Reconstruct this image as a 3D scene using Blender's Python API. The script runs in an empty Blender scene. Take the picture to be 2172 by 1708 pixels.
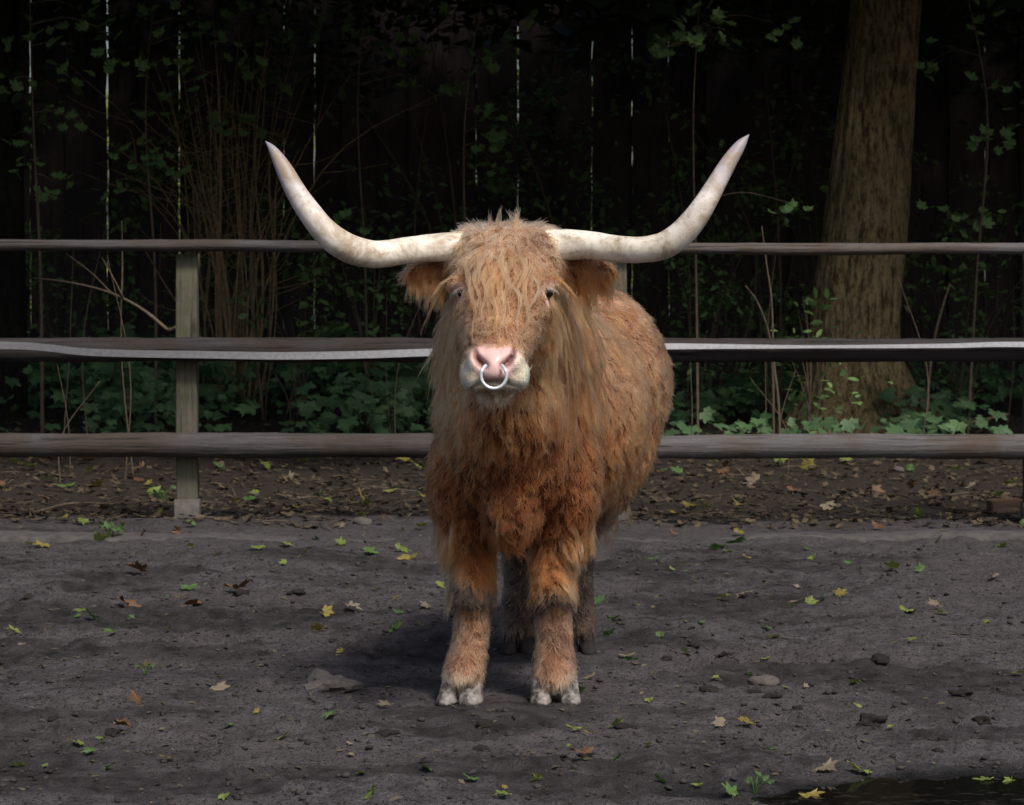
import bpy, bmesh, math, random
import numpy as np
from mathutils import Vector, Matrix, noise as mnoise
from mathutils.bvhtree import BVHTree

rng = np.random.default_rng(7)
random.seed(7)
scene = bpy.context.scene
COL = scene.collection
R = math.radians

# ------------------------------------------------------------------ camera
CAM_H, FPX, CX, HY, PW = 1.314, 5944.0, 1085.5, 519.0, 2171.0   # eye height, focal length and horizon in pixels of a 2171 px wide view
cam_data = bpy.data.cameras.new('camera')
cam = bpy.data.objects.new('camera', cam_data)
COL.objects.link(cam)
cam.location = (0, 0, CAM_H)
cam.rotation_euler = (R(90), 0, 0)
cam_data.sensor_width = 36
cam_data.lens = 36 * FPX / PW
cam_data.shift_y = -(854 - HY) / PW
cam_data.clip_end = 2000
cam_data.dof.use_dof = True
cam_data.dof.focus_distance = 7.75
cam_data.dof.aperture_fstop = 14
scene.camera = cam

# ------------------------------------------------------------------ world, sun, exposure
SUN_EL, SUN_AZ = 52, 152          # azimuth measured from +Y (view direction); 180 = behind the camera
world = bpy.data.worlds.new('World'); scene.world = world
world.use_nodes = True
wn = world.node_tree.nodes; wl = world.node_tree.links
sky = wn.new('ShaderNodeTexSky'); sky.sky_type = 'NISHITA'; sky.sun_disc = False
sky.sun_elevation = R(SUN_EL); sky.sun_rotation = R(SUN_AZ)
sky.air_density = 1.0; sky.dust_density = 4.0; sky.ozone_density = 1.0
wl.new(sky.outputs[0], wn['Background'].inputs[0])
wn['Background'].inputs[1].default_value = 0.055
sun_d = bpy.data.lights.new('sun', 'SUN'); sun_d.energy = 1.5; sun_d.angle = R(11); sun_d.color = (1, 0.95, 0.88)
sun = bpy.data.objects.new('sun', sun_d); COL.objects.link(sun)
sdir = Vector((math.sin(R(SUN_AZ)) * math.cos(R(SUN_EL)), math.cos(R(SUN_AZ)) * math.cos(R(SUN_EL)), math.sin(R(SUN_EL))))
sun.rotation_euler = sdir.to_track_quat('Z', 'Y').to_euler()
scene.view_settings.view_transform = 'Standard'
scene.view_settings.look = 'None'
scene.view_settings.exposure = 1.15
scene.view_settings.gamma = 1.0
scene.render.engine = 'CYCLES'
scene.cycles.max_bounces = 10
scene.cycles.transparent_max_bounces = 8
scene.cycles_curves.shape = 'RIBBONS'

# ------------------------------------------------------------------ helpers
def at(px, py, d):
    """point seen at pixel (px, py) of the 2171 x 1708 view at distance d"""
    return Vector(((px - CX) / FPX * d, d, CAM_H - (py - HY) / FPX * d))

def atx(px, d): return (px - CX) / FPX * d

def hash01(ix, iy, seed):
    h = (ix.astype(np.int64) * 374761393 + iy.astype(np.int64) * 668265263 + seed * 974634777) & 0xffffffff
    h = ((h ^ (h >> 13)) * 1274126177) & 0xffffffff
    h = (h ^ (h >> 16)) & 0xffffffff
    return h / 4294967295.0

def vnoise(x, y, seed=0):
    x = np.asarray(x, float); y = np.asarray(y, float)
    ix = np.floor(x); iy = np.floor(y)
    fx = x - ix; fy = y - iy
    fx = fx * fx * (3 - 2 * fx); fy = fy * fy * (3 - 2 * fy)
    a = hash01(ix, iy, seed); b = hash01(ix + 1, iy, seed); c = hash01(ix, iy + 1, seed); d = hash01(ix + 1, iy + 1, seed)
    return (a + (b - a) * fx) * (1 - fy) + (c + (d - c) * fx) * fy - 0.5

def sstep(a, b, x):
    t = np.clip((np.asarray(x, float) - a) / (b - a), 0, 1)
    return t * t * (3 - 2 * t)

PUDDLE = (1.10, 6.72, 0.68, 0.38)
def puddle_mask(x, y):
    q = ((x - PUDDLE[0]) / PUDDLE[2]) ** 2 + ((y - PUDDLE[1]) / PUDDLE[3]) ** 2
    q = np.sqrt(q) + vnoise(x * 5, y * 5, 31) * 0.35 + vnoise(x * 14, y * 14, 32) * 0.15
    return 1 - sstep(0.62, 1.18, q)

_pr = random.Random(5)
PRINTS = [(_pr.uniform(-0.17, 0.17) * yy, yy, _pr.gauss(0, 0.5)) for yy in [6.7 + 5.2 * _pr.random() for _ in range(70)]]
PRINTS = [p for p in PRINTS if not (abs(p[0]) < 0.4 and 7.7 < p[1] < 9.4)]
def ground_z(x, y):
    x = np.asarray(x, float); y = np.asarray(y, float)
    near = 1 - sstep(12.2, 13.2, y)
    z = 0.030 * vnoise(x * 0.9, y * 0.9, 1) + 0.022 * vnoise(x * 3.1, y * 3.1, 2)
    z = z + near * (0.020 * vnoise(x * 8, y * 11, 3) + 0.022 * vnoise(x * 19, y * 26, 4) * (0.4 + 1.6 * np.clip(vnoise(x * 1.1, y * 1.6, 8) + 0.35, 0, 1)) + 0.010 * vnoise(x * 44, y * 50, 5))
    z = z + (1 - near) * (0.05 * vnoise(x * 1.7, y * 1.7, 6) + 0.03 * vnoise(x * 8, y * 8, 7))
    z = z + 0.02 * np.exp(-((y - 13.1) / 0.5) ** 2) + 0.14 * sstep(14.5, 20, y)
    # the bull and the posts stand on trodden, level earth
    lev = np.exp(-(((x - 0.0) / 0.35) ** 2 + ((y - 8.05) / 0.25) ** 2)) + np.exp(-(((x - 0.13) / 0.3) ** 2 + ((y - 9.05) / 0.25) ** 2))
    z = z * (1 - np.clip(lev, 0, 1)) 
    for hx, hy, ha in PRINTS:                                 # hoof prints trodden into the earth
        m_ = (np.abs(x - hx) < 0.16) & (np.abs(y - hy) < 0.16)
        if not m_.any(): continue
        xr = (x[m_] - hx) * math.cos(ha) + (y[m_] - hy) * math.sin(ha); yr = -(x[m_] - hx) * math.sin(ha) + (y[m_] - hy) * math.cos(ha)
        q_ = ((np.abs(xr) - 0.028) / 0.022) ** 2 + (yr / 0.052) ** 2; q2 = (xr / 0.075) ** 2 + (yr / 0.080) ** 2
        z[m_] += -0.020 * np.exp(-q_ ** 1.5) + 0.008 * np.exp(-((q2 - 1.0) / 0.35) ** 2)
    z = z * (1 - 0.6 * puddle_mask(x, y)) - 0.035 * puddle_mask(x, y)
    return z

def gz(x, y): return float(ground_z(np.array([x]), np.array([y]))[0])

def on_ground(px, py):
    """ground point seen at a pixel"""
    d = FPX * CAM_H / (py - HY)
    for _ in range(6):
        d = FPX * (CAM_H - gz(atx(px, d), d)) / (py - HY)
    x = atx(px, d)
    return Vector((x, d, gz(x, d)))

def mesh_np(name, V, F, mat=None, smooth=True):
    me = bpy.data.meshes.new(name)
    V = np.asarray(V, np.float32)
    if isinstance(F, np.ndarray):
        n, k = F.shape
        me.vertices.add(len(V)); me.vertices.foreach_set('co', V.ravel())
        me.loops.add(n * k); me.loops.foreach_set('vertex_index', F.astype(np.int32).ravel())
        me.polygons.add(n); me.polygons.foreach_set('loop_start', np.arange(0, n * k, k, dtype=np.int32))
        me.update(calc_edges=True)
    else:
        me.from_pydata([tuple(map(float, v)) for v in V], [], F)
    if smooth:
        me.polygons.foreach_set('use_smooth', np.ones(len(me.polygons), bool))
    if mat: me.materials.append(mat)
    me.update()
    return me

def link(name, data, parent=None, loc=None, rot=None, scale=None):
    o = bpy.data.objects.new(name, data); COL.objects.link(o)
    if parent: o.parent = parent
    if loc is not None: o.location = loc
    if rot is not None: o.rotation_euler = rot
    if scale is not None: o.scale = scale if hasattr(scale, '__len__') else (scale,) * 3
    return o

def tag(o, label=None, cat=None, group=None, kind=None):
    if label: o['label'] = label
    if cat: o['category'] = cat
    if group: o['group'] = group
    if kind: o['kind'] = kind
    return o

def empty(name, loc, label, cat, group=None):
    o = link(name, None, loc=loc); o.empty_display_size = 0.1
    return tag(o, label, cat, group)

def local(V, parent):
    return np.asarray(V, float) - np.array(parent.location)

def set_col(me, name, C):
    C = np.asarray(C, np.float32)
    if C.shape[1] == 3: C = np.concatenate([C, np.ones((len(C), 1), np.float32)], 1)
    a = me.attributes.new(name, 'FLOAT_COLOR', 'POINT'); a.data.foreach_set('color', C.ravel())

def frame_tube(P, Rr, seg=10, flat=None, wob=0.0, caps=True, seed=0):
    """swept tube through points P with radii Rr; returns V, F (quads, then end caps)"""
    P = np.asarray(P, float); n = len(P)
    T = np.gradient(P, axis=0); T /= np.linalg.norm(T, axis=1)[:, None] + 1e-9
    up = np.array([0, 0, 1.0]) if abs(T[0][2]) < 0.9 else np.array([0, 1.0, 0])
    V = []; rr = np.random.default_rng(seed)
    N = up - T[0] * up.dot(T[0]); N /= np.linalg.norm(N)
    for i in range(n):
        N = N - T[i] * N.dot(T[i]); N /= np.linalg.norm(N) + 1e-9
        B = np.cross(T[i], N)
        for k in range(seg):
            a = 2 * math.pi * k / seg
            r = Rr[i] * (1 + wob * (rr.random() - 0.5))
            V.append(P[i] + r * (math.cos(a) * N + math.sin(a) * B))
    F = []
    for i in range(n - 1):
        for k in range(seg):
            k2 = (k + 1) % seg
            F.append((i * seg + k, i * seg + k2, (i + 1) * seg + k2, (i + 1) * seg + k))
    if caps:
        F.append(tuple(range(seg - 1, -1, -1))); F.append(tuple((n - 1) * seg + k for k in range(seg)))
    return np.array(V), F

def join_vf(parts):
    V = []; F = []; o = 0
    for v, f in parts:
        V.append(np.asarray(v)); F += [tuple(i + o for i in t) for t in f]; o += len(v)
    return np.concatenate(V), F

def resample(P, n):
    """Catmull-Rom through the rows of P (any number of columns)"""
    P = np.asarray(P, float); m = len(P)
    Q = np.vstack([2 * P[0] - P[1], P, 2 * P[-1] - P[-2]])
    out = []
    for t in np.linspace(0, m - 1 - 1e-6, n):
        i = int(t); u = t - i
        p0, p1, p2, p3 = Q[i], Q[i + 1], Q[i + 2], Q[i + 3]
        out.append(0.5 * (2 * p1 + (p2 - p0) * u + (2 * p0 - 5 * p1 + 4 * p2 - p3) * u * u + (3 * p1 - p0 - 3 * p2 + p3) * u ** 3))
    return np.array(out)

# ------------------------------------------------------------------ materials
class M:
    def __init__(s, name, rough=0.8, spec=0.3):
        s.m = bpy.data.materials.new(name); s.m.use_nodes = True
        s.n = s.m.node_tree.nodes; s.l = s.m.node_tree.links
        s.b = s.n['Principled BSDF']; s.out = s.n['Material Output']
        s.b.inputs['Roughness'].default_value = rough
        s.b.inputs['Specular IOR Level'].default_value = spec
    def node(s, t, **kw):
        nd = s.n.new(t)
        for k, v in kw.items(): setattr(nd, k, v)
        return nd
    def link(s, a, b): s.l.new(a, b); return s
    def coord(s, scale=(1, 1, 1), kind='Object'):
        tc = s.node('ShaderNodeTexCoord'); mp = s.node('ShaderNodeMapping')
        mp.inputs['Scale'].default_value = scale
        s.link(tc.outputs[kind], mp.inputs['Vector']); return mp.outputs[0]
    def noise(s, scale, detail=4, rough=0.6, vec=None, dist=0.0):
        nd = s.node('ShaderNodeTexNoise'); nd.inputs['Scale'].default_value = scale
        nd.inputs['Detail'].default_value = detail; nd.inputs['Roughness'].default_value = rough
        nd.inputs['Distortion'].default_value = dist
        if vec is not None: s.link(vec, nd.inputs['Vector'])
        return nd.outputs['Fac']
    def ramp(s, fac, stops):
        nd = s.node('ShaderNodeValToRGB'); cr = nd.color_ramp
        while len(cr.elements) > 1: cr.elements.remove(cr.elements[-1])
        for i, (p, c) in enumerate(stops):
            e = cr.elements[0] if i == 0 else cr.elements.new(p)
            e.position = p
            e.color = (*c, 1) if hasattr(c, '__len__') else (c, c, c, 1)
        s.link(fac, nd.inputs[0]); return nd.outputs[0]
    def mix(s, fac, a, b, mode='MIX'):
        nd = s.node('ShaderNodeMix', data_type='RGBA', blend_type=mode)
        for sock, v in ((nd.inputs['Factor'], fac), (nd.inputs['A'], a), (nd.inputs['B'], b)):
            pass
        ins = [i for i in nd.inputs if i.enabled]
        for sock, v in zip((nd.inputs[0], nd.inputs[6], nd.inputs[7]), (fac, a, b)):
            if isinstance(v, bpy.types.NodeSocket): s.link(v, sock)
            elif hasattr(v, '__len__'): sock.default_value = (*v, 1)
            else: sock.default_value = v
        return nd.outputs[2]
    def math(s, op, a, b=0.0):
        nd = s.node('ShaderNodeMath', operation=op)
        for sock, v in zip(nd.inputs, (a, b)):
            if isinstance(v, bpy.types.NodeSocket): s.link(v, sock)
            else: sock.default_value = v
        return nd.outputs[0]
    def attr(s, name):
        nd = s.node('ShaderNodeAttribute'); nd.attribute_name = name; return nd
    def bump(s, h, strength=0.5, dist=0.01):
        nd = s.node('ShaderNodeBump'); nd.inputs['Strength'].default_value = strength; nd.inputs['Distance'].default_value = dist
        s.link(h, nd.inputs['Height']); s.link(nd.outputs[0], s.b.inputs['Normal']); return s
    def col(s, c):
        if isinstance(c, bpy.types.NodeSocket): s.link(c, s.b.inputs['Base Color'])
        else: s.b.inputs['Base Color'].default_value = (*c, 1)
        return s
    def rough(s, r):
        if isinstance(r, bpy.types.NodeSocket): s.link(r, s.b.inputs['Roughness'])
        else: s.b.inputs['Roughness'].default_value = r
        return s

def mat_ground():
    m = M('earth', 0.9, 0.25)
    v = m.coord()
    n1 = m.noise(1.3, 5, 0.6, v); n2 = m.noise(9, 6, 0.7, v); n3 = m.noise(60, 4, 0.7, v); n4 = m.noise(240, 2, 0.5, v)
    c = m.ramp(n2, [(0.28, (0.022, 0.019, 0.019)), (0.43, (0.066, 0.060, 0.063)), (0.64, (0.116, 0.105, 0.113))])
    c = m.mix(m.ramp(n1, [(0.38, 0.0), (0.62, 0.55)]), c, (0.088, 0.073, 0.069))
    c = m.mix(m.ramp(n3, [(0.36, 0.85), (0.47, 0.0)]), c, (0.012, 0.010, 0.010))
    n6 = m.noise(120, 3, 0.6, v)
    c = m.mix(m.ramp(n6, [(0.34, 0.6), (0.44, 0.0), (0.58, 0.0), (0.70, 0.3)]), c, m.ramp(n6, [(0.45, (0.010, 0.008, 0.008)), (0.55, (0.14, 0.125, 0.118))]))
    c = m.mix(m.ramp(n4, [(0.60, 0.0), (0.72, 0.5)]), c, (0.17, 0.155, 0.148))
    n5 = m.noise(0.8, 5, 0.65, m.coord((1, 1.7, 1)), 0.4)
    c = m.mix(m.ramp(n5, [(0.48, 0.0), (0.57, 0.88)]), c, m.ramp(n2, [(0.38, (0.012, 0.010, 0.010)), (0.62, (0.052, 0.045, 0.046))]))
    a = m.attr('zone'); sep = m.node('ShaderNodeSeparateColor'); m.link(a.outputs['Color'], sep.inputs[0])
    litter = m.ramp(n3, [(0.3, (0.014, 0.011, 0.009)), (0.55, (0.045, 0.034, 0.027)), (0.75, (0.085, 0.064, 0.048))])
    c = m.mix(sep.outputs[1], c, litter)
    c = m.mix(sep.outputs[2], c, m.ramp(n3, [(0.3, (0.062, 0.056, 0.054)), (0.7, (0.098, 0.090, 0.087))]))
    wetc = m.ramp(n3, [(0.3, (0.006, 0.006, 0.006)), (0.7, (0.022, 0.021, 0.021))])
    c = m.mix(sep.outputs[0], c, wetc)
    m.col(c)
    rg = m.math('MULTIPLY', sep.outputs[0], -0.62); m.rough(m.math('ADD', rg, 0.92))
    h = m.math('ADD', m.math('MULTIPLY', n3, 0.6), m.math('ADD', m.math('MULTIPLY', n4, 0.25), n2))
    return m.bump(h, 1.0, 0.03).m

def mat_wood(name, lo, hi, tint, axis=0, green=0.0, scale=1.0):
    m = M(name, 0.85, 0.2)
    sc = [14 * scale] * 3; sc[axis] = 0.9 * scale
    v = m.coord(tuple(sc)); n1 = m.noise(4, 8, 0.75, v)
    v2 = m.coord(); n2 = m.noise(3.0, 4, 0.6, v2); n3 = m.noise(30, 4, 0.7, v2)
    c = m.ramp(n1, [(0.25, lo), (0.6, hi)])
    c = m.mix(m.ramp(n2, [(0.42, 0.0), (0.62, 0.85)]), c, tint)
    if green: c = m.mix(m.ramp(n3, [(0.4, 0.0), (0.65, green)]), c, (0.06, 0.075, 0.03))
    sk = [9 * scale] * 3; sk[axis] = 2.5 * scale
    vo = m.node('ShaderNodeTexVoronoi'); vo.inputs['Scale'].default_value = 1.0; m.link(m.coord(tuple(sk)), vo.inputs['Vector'])
    c = m.mix(m.ramp(vo.outputs['Distance'], [(0.05, 0.75), (0.16, 0.0)]), c, tuple(0.35 * q for q in lo))      # knots
    cr = [60 * scale] * 3; cr[axis] = 1.6 * scale; n4 = m.noise(1.0, 3, 0.6, m.coord(tuple(cr)))
    c = m.mix(m.ramp(n4, [(0.34, 0.8), (0.42, 0.0)]), c, tuple(0.3 * q for q in lo))                              # drying cracks
    m.col(c)
    return m.bump(m.math('ADD', m.math('ADD', n1, n4), m.math('MULTIPLY', n3, 0.4)), 0.8, 0.008).m

def mat_simple(name, lo, hi, scale=20, rough=0.85, bump=0.4, bd=0.004, spec=0.3, kind='Object'):
    m = M(name, rough, spec); v = m.coord(kind=kind); n = m.noise(scale, 5, 0.65, v)
    m.col(m.ramp(n, [(0.3, lo), (0.7, hi)]))
    return m.bump(n, bump, bd).m

def mat_leaf(name, a, b, trans=0.25, rough=0.55):
    m = M(name, rough, 0.3)
    oi = m.node('ShaderNodeObjectInfo'); v = m.coord(kind='Generated'); n = m.noise(6, 3, 0.6, v)
    geo = m.node('ShaderNodeNewGeometry')
    f = m.math('ADD', m.math('MULTIPLY', oi.outputs['Random'], 0.45), m.math('MULTIPLY', geo.outputs['Random Per Island'], 0.5))
    f = m.math('ADD', f, m.math('MULTIPLY', m.math('SUBTRACT', n, 0.5), 0.5))
    c = m.mix(f, a, b); m.col(c)
    tr = m.node('ShaderNodeBsdfTranslucent'); m.link(c, tr.inputs[0])
    mx = m.node('ShaderNodeMixShader'); mx.inputs[0].default_value = trans
    m.link(m.b.outputs[0], mx.inputs[1]); m.link(tr.outputs[0], mx.inputs[2]); m.link(mx.outputs[0], m.out.inputs[0])
    return m.m

MAT = {}
MAT['ground'] = mat_ground()
MAT['rail'] = mat_wood('weathered_rail', (0.026, 0.023, 0.023), (0.078, 0.072, 0.072), (0.052, 0.039, 0.031))
MAT['rail_pale'] = mat_wood('pale_weathered_rail', (0.048, 0.044, 0.043), (0.125, 0.119, 0.121), (0.080, 0.057, 0.041))
MAT['rail_shaded'] = mat_wood('shaded_weathered_rail', (0.014, 0.012, 0.012), (0.044, 0.040, 0.041), (0.030, 0.023, 0.019))  # middle rails: shade painted in as a darker copy of the wood
MAT['post'] = mat_wood('post_wood', (0.060, 0.052, 0.042), (0.125, 0.108, 0.090), (0.085, 0.078, 0.056), axis=2, green=0.55)
MAT['concrete'] = mat_simple('concrete', (0.062, 0.056, 0.052), (0.125, 0.114, 0.106), 25, 0.9)
MAT['kerb'] = mat_simple('kerb_earth', (0.040, 0.036, 0.035), (0.085, 0.077, 0.074), 18, 0.95)
MAT['tape'] = mat_simple('white_tape', (0.20, 0.20, 0.215), (0.32, 0.32, 0.335), 60, 0.5, 0.2)
MAT['stone_pale'] = mat_simple('pale_stone', (0.050, 0.044, 0.040), (0.115, 0.102, 0.094), 22, 0.9, 0.6)
MAT['clod'] = mat_simple('dark_clod', (0.008, 0.0065, 0.006), (0.030, 0.024, 0.022), 40, 0.95, 0.8)
MAT['offcut'] = mat_wood('offcut_wood', (0.06, 0.035, 0.02), (0.15, 0.095, 0.058), (0.10, 0.07, 0.05))
MAT['board'] = mat_wood('dark_board', (0.020, 0.015, 0.014), (0.065, 0.050, 0.046), (0.035, 0.031, 0.034), axis=2)
MAT['twig'] = mat_simple('twig_bark', (0.055, 0.040, 0.028), (0.13, 0.098, 0.068), 30, 0.85)
MAT['stem_tan'] = mat_simple('stem_bark', (0.14, 0.095, 0.050), (0.36, 0.26, 0.145), 25, 0.85)
MAT['leaf_green'] = mat_leaf('leaf_green', (0.035, 0.085, 0.025), (0.105, 0.175, 0.05))
MAT['leaf_lime'] = mat_leaf('leaf_lime', (0.085, 0.125, 0.025), (0.22, 0.26, 0.065))
MAT['leaf_yellow'] = mat_leaf('leaf_yellow', (0.13, 0.10, 0.02), (0.27, 0.22, 0.055))
MAT['leaf_tan'] = mat_leaf('leaf_tan', (0.13, 0.10, 0.065), (0.26, 0.22, 0.16))
MAT['leaf_brown'] = mat_leaf('leaf_brown', (0.075, 0.038, 0.020), (0.15, 0.08, 0.045), 0.1)
MAT['leaf_litter'] = mat_leaf('leaf_litter', (0.010, 0.008, 0.006), (0.135, 0.100, 0.058), 0.05, 0.8)
MAT['cover'] = mat_leaf('ground_cover_leaf', (0.035, 0.088, 0.042), (0.115, 0.190, 0.078), 0.25)
MAT['shrub_leaf'] = mat_leaf('shrub_leaf', (0.080, 0.165, 0.060), (0.16, 0.25, 0.085), 0.25)
MAT['hanging'] = mat_leaf('hanging_leaf', (0.035, 0.080, 0.032), (0.085, 0.145, 0.050), 0.2)
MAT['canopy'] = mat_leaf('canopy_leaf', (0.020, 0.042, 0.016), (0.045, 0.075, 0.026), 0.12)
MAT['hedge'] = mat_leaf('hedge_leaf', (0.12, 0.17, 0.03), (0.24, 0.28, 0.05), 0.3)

# ------------------------------------------------------------------ ground
def axis_coords(fine0, fine1, step, far0, far1, growth=1.22):
    c = list(np.arange(fine0, fine1 + 1e-6, step)); s = step
    while c[-1] < far1: s *= growth; c.append(c[-1] + s)
    s = step
    while c[0] > far0: s *= growth; c.insert(0, c[0] - s)
    return np.array(c)

gx = axis_coords(-2.5, 2.5, 0.0165, -260, 260, 1.18)
gy = axis_coords(5.9, 13.4, 0.0165, -200, 400, 1.10)
XX, YY = np.meshgrid(gx, gy)
ZZ = ground_z(XX, YY)
nx, ny = len(gx), len(gy)
idx = np.arange(nx * ny).reshape(ny, nx)
F = np.stack([idx[:-1, :-1], idx[:-1, 1:], idx[1:, 1:], idx[1:, :-1]], -1).reshape(-1, 4)
gm = mesh_np('ground', np.stack([XX, YY, ZZ], -1).reshape(-1, 3), F, MAT['ground'])
wet = puddle_mask(XX, YY)
wet = np.clip(wet * 1.6, 0, 1) 
lit = sstep(12.75, 13.9, YY + 0.8 * vnoise(XX * 2, YY * 3, 11)) * np.where(YY > 24, 0.0, 1.0)
dust = np.exp(-((YY - 12.55 - 0.18 * vnoise(XX * 1.2, YY * 0 + 3, 13)) / 0.28) ** 2) * (0.55 + 0.9 * np.clip(vnoise(XX * 1.1, YY * 2.5, 12) + 0.25, 0, 1)) * sstep(-3.5, 1.5, XX + 1.5)
for pxp in (-1.53, 0.49, 2.46): dust = np.maximum(dust, 0.9 * np.exp(-(((XX - pxp) / 0.2) ** 2 + ((YY - 13.0) / 0.25) ** 2)))
set_col(gm, 'zone', np.stack([wet, lit * (1 - dust), np.clip(dust, 0, 1)], -1).reshape(-1, 3))
tag(link('ground', gm), 'bare trodden grey brown earth of the paddock', kind='structure')

# puddle water
m = M('puddle_water', 0.04, 0.5); m.col((0.006, 0.006, 0.005)); m.b.inputs['IOR'].default_value = 1.33
v = m.coord(); m.bump(m.noise(14, 2, 0.5, v), 0.08, 0.01)
pts = [(PUDDLE[0] + 1.1 * PUDDLE[2] * math.cos(a), PUDDLE[1] + 1.1 * PUDDLE[3] * math.sin(a), -0.026) for a in np.linspace(0, 2 * math.pi, 48, endpoint=False)]
tag(link('puddle', mesh_np('puddle', pts, [tuple(range(48))], m.m, False)), 'dark shallow puddle in the wet mud', kind='structure')

# kerb strip in front of the fence
kx = np.arange(-6, 6.01, 0.05); prof = [(-0.10, -0.06), (-0.09, 0.016), (-0.05, 0.034), (0.05, 0.036), (0.11, 0.022), (0.13, -0.06)]
KV = []
for i, x in enumerate(kx):
    yo = 12.60 + 0.06 * float(vnoise(np.array([x * 0.5]), np.array([2.0]), 41)[0])
    g = 0.02 * float(vnoise(np.array([x * 0.8]), np.array([5.0]), 42)[0])
    sink = 0.030 * float(sstep(-0.1, 0.25, vnoise(np.array([x * 0.7]), np.array([9.0]), 43))[0])
    for (dy, dz) in prof:
        j = 0.008 * (random.random() - 0.5)
        KV.append((x, yo + dy + j, gz(x, yo + dy) * 0.5 + dz * 0.62 + g * 0.4 - sink + j * 0.5))
n = len(prof)
KF = [(i * n + k, i * n + k + 1, (i + 1) * n + k + 1, (i + 1) * n + k) for i in range(len(kx) - 1) for k in range(n - 1)]
tag(link('kerb', mesh_np('kerb', KV, KF, MAT['kerb'])), 'low worn earth covered kerb along the foot of the fence', kind='structure')
# ------------------------------------------------------------------ fence
fence = empty('paddock_fence', (0, 13.2, 0), 'weathered wooden paddock fence with three round rails on square posts', 'fence')
def box_mesh(name, sx, sy, z0, z1, mat, bev=0.008, segs=8, wob=0.004, seed=0):
    """post with rounded edges and slight unevenness"""
    rr = np.random.default_rng(seed)
    prof = []
    for cx_, cy_, a0 in ((1, 1, 0), (-1, 1, 90), (-1, -1, 180), (1, -1, 270)):
        for a in (0, 30, 60, 90):
            prof.append((cx_ * (sx / 2 - bev) + bev * math.cos(R(a0 + a)), cy_ * (sy / 2 - bev) + bev * math.sin(R(a0 + a))))
    V = []; F = []; n = len(prof)
    for i in range(segs + 1):
        z = z0 + (z1 - z0) * i / segs; ox, oy = wob * (rr.random(2) - 0.5); s = 1 + 0.02 * (rr.random() - 0.5)
        V += [(x * s + ox, y * s + oy, z) for x, y in prof]
    for i in range(segs):
        F += [(i * n + k, i * n + (k + 1) % n, (i + 1) * n + (k + 1) % n, (i + 1) * n + k) for k in range(n)]
    F += [tuple(range(n - 1, -1, -1)), tuple(segs * n + k for k in range(n))]
    return mesh_np(name, V, F, mat)

for i, px in enumerate((-3.5, -1.53, 0.49, 2.465, 4.45)):
    p = link('post', box_mesh('post', 0.100, 0.095, -0.15, 1.27, MAT['post'], seed=i), fence, (px, 0.02, 0))
    link('footing', box_mesh('footing', 0.116, 0.112, -0.2, 0.095 + gz(px, 13.2), MAT['concrete'], 0.006, 4, seed=20 + i), p)
def rail(zc, r, x0, x1, y, mat, seed, squash=1.0, ends=(0, 0)):
    rr = np.random.default_rng(seed); n = 170
    X = np.linspace(x0, x1, n)
    Z = zc + ends[0] + (ends[1] - ends[0]) * np.linspace(0, 1, n) + 0.012 * vnoise(X * 0.7, X * 0, seed) + 0.004 * vnoise(X * 3, X * 0, seed + 1)
    Y = y + 0.02 * vnoise(X * 0.6, X * 0 + 4, seed + 2)
    rad = r * (1 + 0.10 * vnoise(X * 1.5, X * 0, seed + 3) + 0.06 * vnoise(X * 6, X * 0, seed + 4) + 0.05 * vnoise(X * 17, X * 0, seed + 5))
    V, F = frame_tube(np.stack([X, Y, Z], -1), rad, 20, wob=0.03, seed=seed)
    if squash != 1.0:
        c = np.repeat(np.stack([X, Y, Z], -1), 20, 0); V = c + (V - c) * np.array([1, squash, 1])
    return link('rail', mesh_np('rail', V, F, mat), fence)
RY = -0.085
rail(1.302, 0.0275, -5.6, 0.47, RY + 0.02, MAT['rail'], 1, 1.3, (0.010, 0.0))
rail(1.300, 0.0275, 0.50, 6.5, RY + 0.02, MAT['rail_pale'], 2, 1.3, (-0.004, 0.0))
rail(0.822, 0.057, -5.6, 0.47, RY, MAT['rail_shaded'], 3, 1.0, (0.012, -0.004))
rail(0.822, 0.056, 0.50, 6.5, RY, MAT['rail_shaded'], 4, 1.0, (0.0, 0.006))
rail(0.372, 0.056, -5.6, 0.47, RY, MAT['rail'], 5, 1.0, (0.012, -0.004))
rail(0.370, 0.056, 0.50, 6.5, RY, MAT['rail_pale'], 6, 1.0, (-0.004, 0.004))

# white tape strung along the middle rail
def tape_pts():
    px = [-500, 0, 200, 450, 600, 750, 900, 1100, 1250, 1430, 1700, 2000, 2171, 2600]
    py = [742, 733, 748, 753, 755, 753, 748, 741, 737, 735, 736, 734, 731, 738]
    return np.array([tuple(at(a, b, 13.02)) for a, b in zip(px, py)])
TP = resample(tape_pts(), 160); TV = []; TF = []
for i, p in enumerate(TP):
    u = p[0]
    tw = 0.1 + 0.45 * math.sin(u * 1.1 + 0.6) + (0.75 * float(sstep(0.4, 1.6, u)))       # the tape turns edge-on in places
    h = 0.0175
    c, s = math.cos(tw), math.sin(tw)
    for w, t in ((-1, 1), (1, 1), (1, -1), (-1, -1)):
        TV.append(p + np.array([0, w * h * s - t * 0.0007 * c, w * h * c + t * 0.0007 * s]))
for i in range(len(TP) - 1):
    for k in range(4): TF.append((i * 4 + k, i * 4 + (k + 1) % 4, i * 4 + 4 + (k + 1) % 4, i * 4 + 4 + k))
tag(link('fence_tape', mesh_np('fence_tape', TV, TF, MAT['tape'], False)), 'white electric fence tape strung slack along the middle rail', 'tape')
# ------------------------------------------------------------------ the bull
BULL = np.array([0.10, 8.5, 0.0])
bull = empty('highland_bull', BULL, 'shaggy rust brown highland bull with wide upturned horns facing forward', 'bull')

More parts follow.
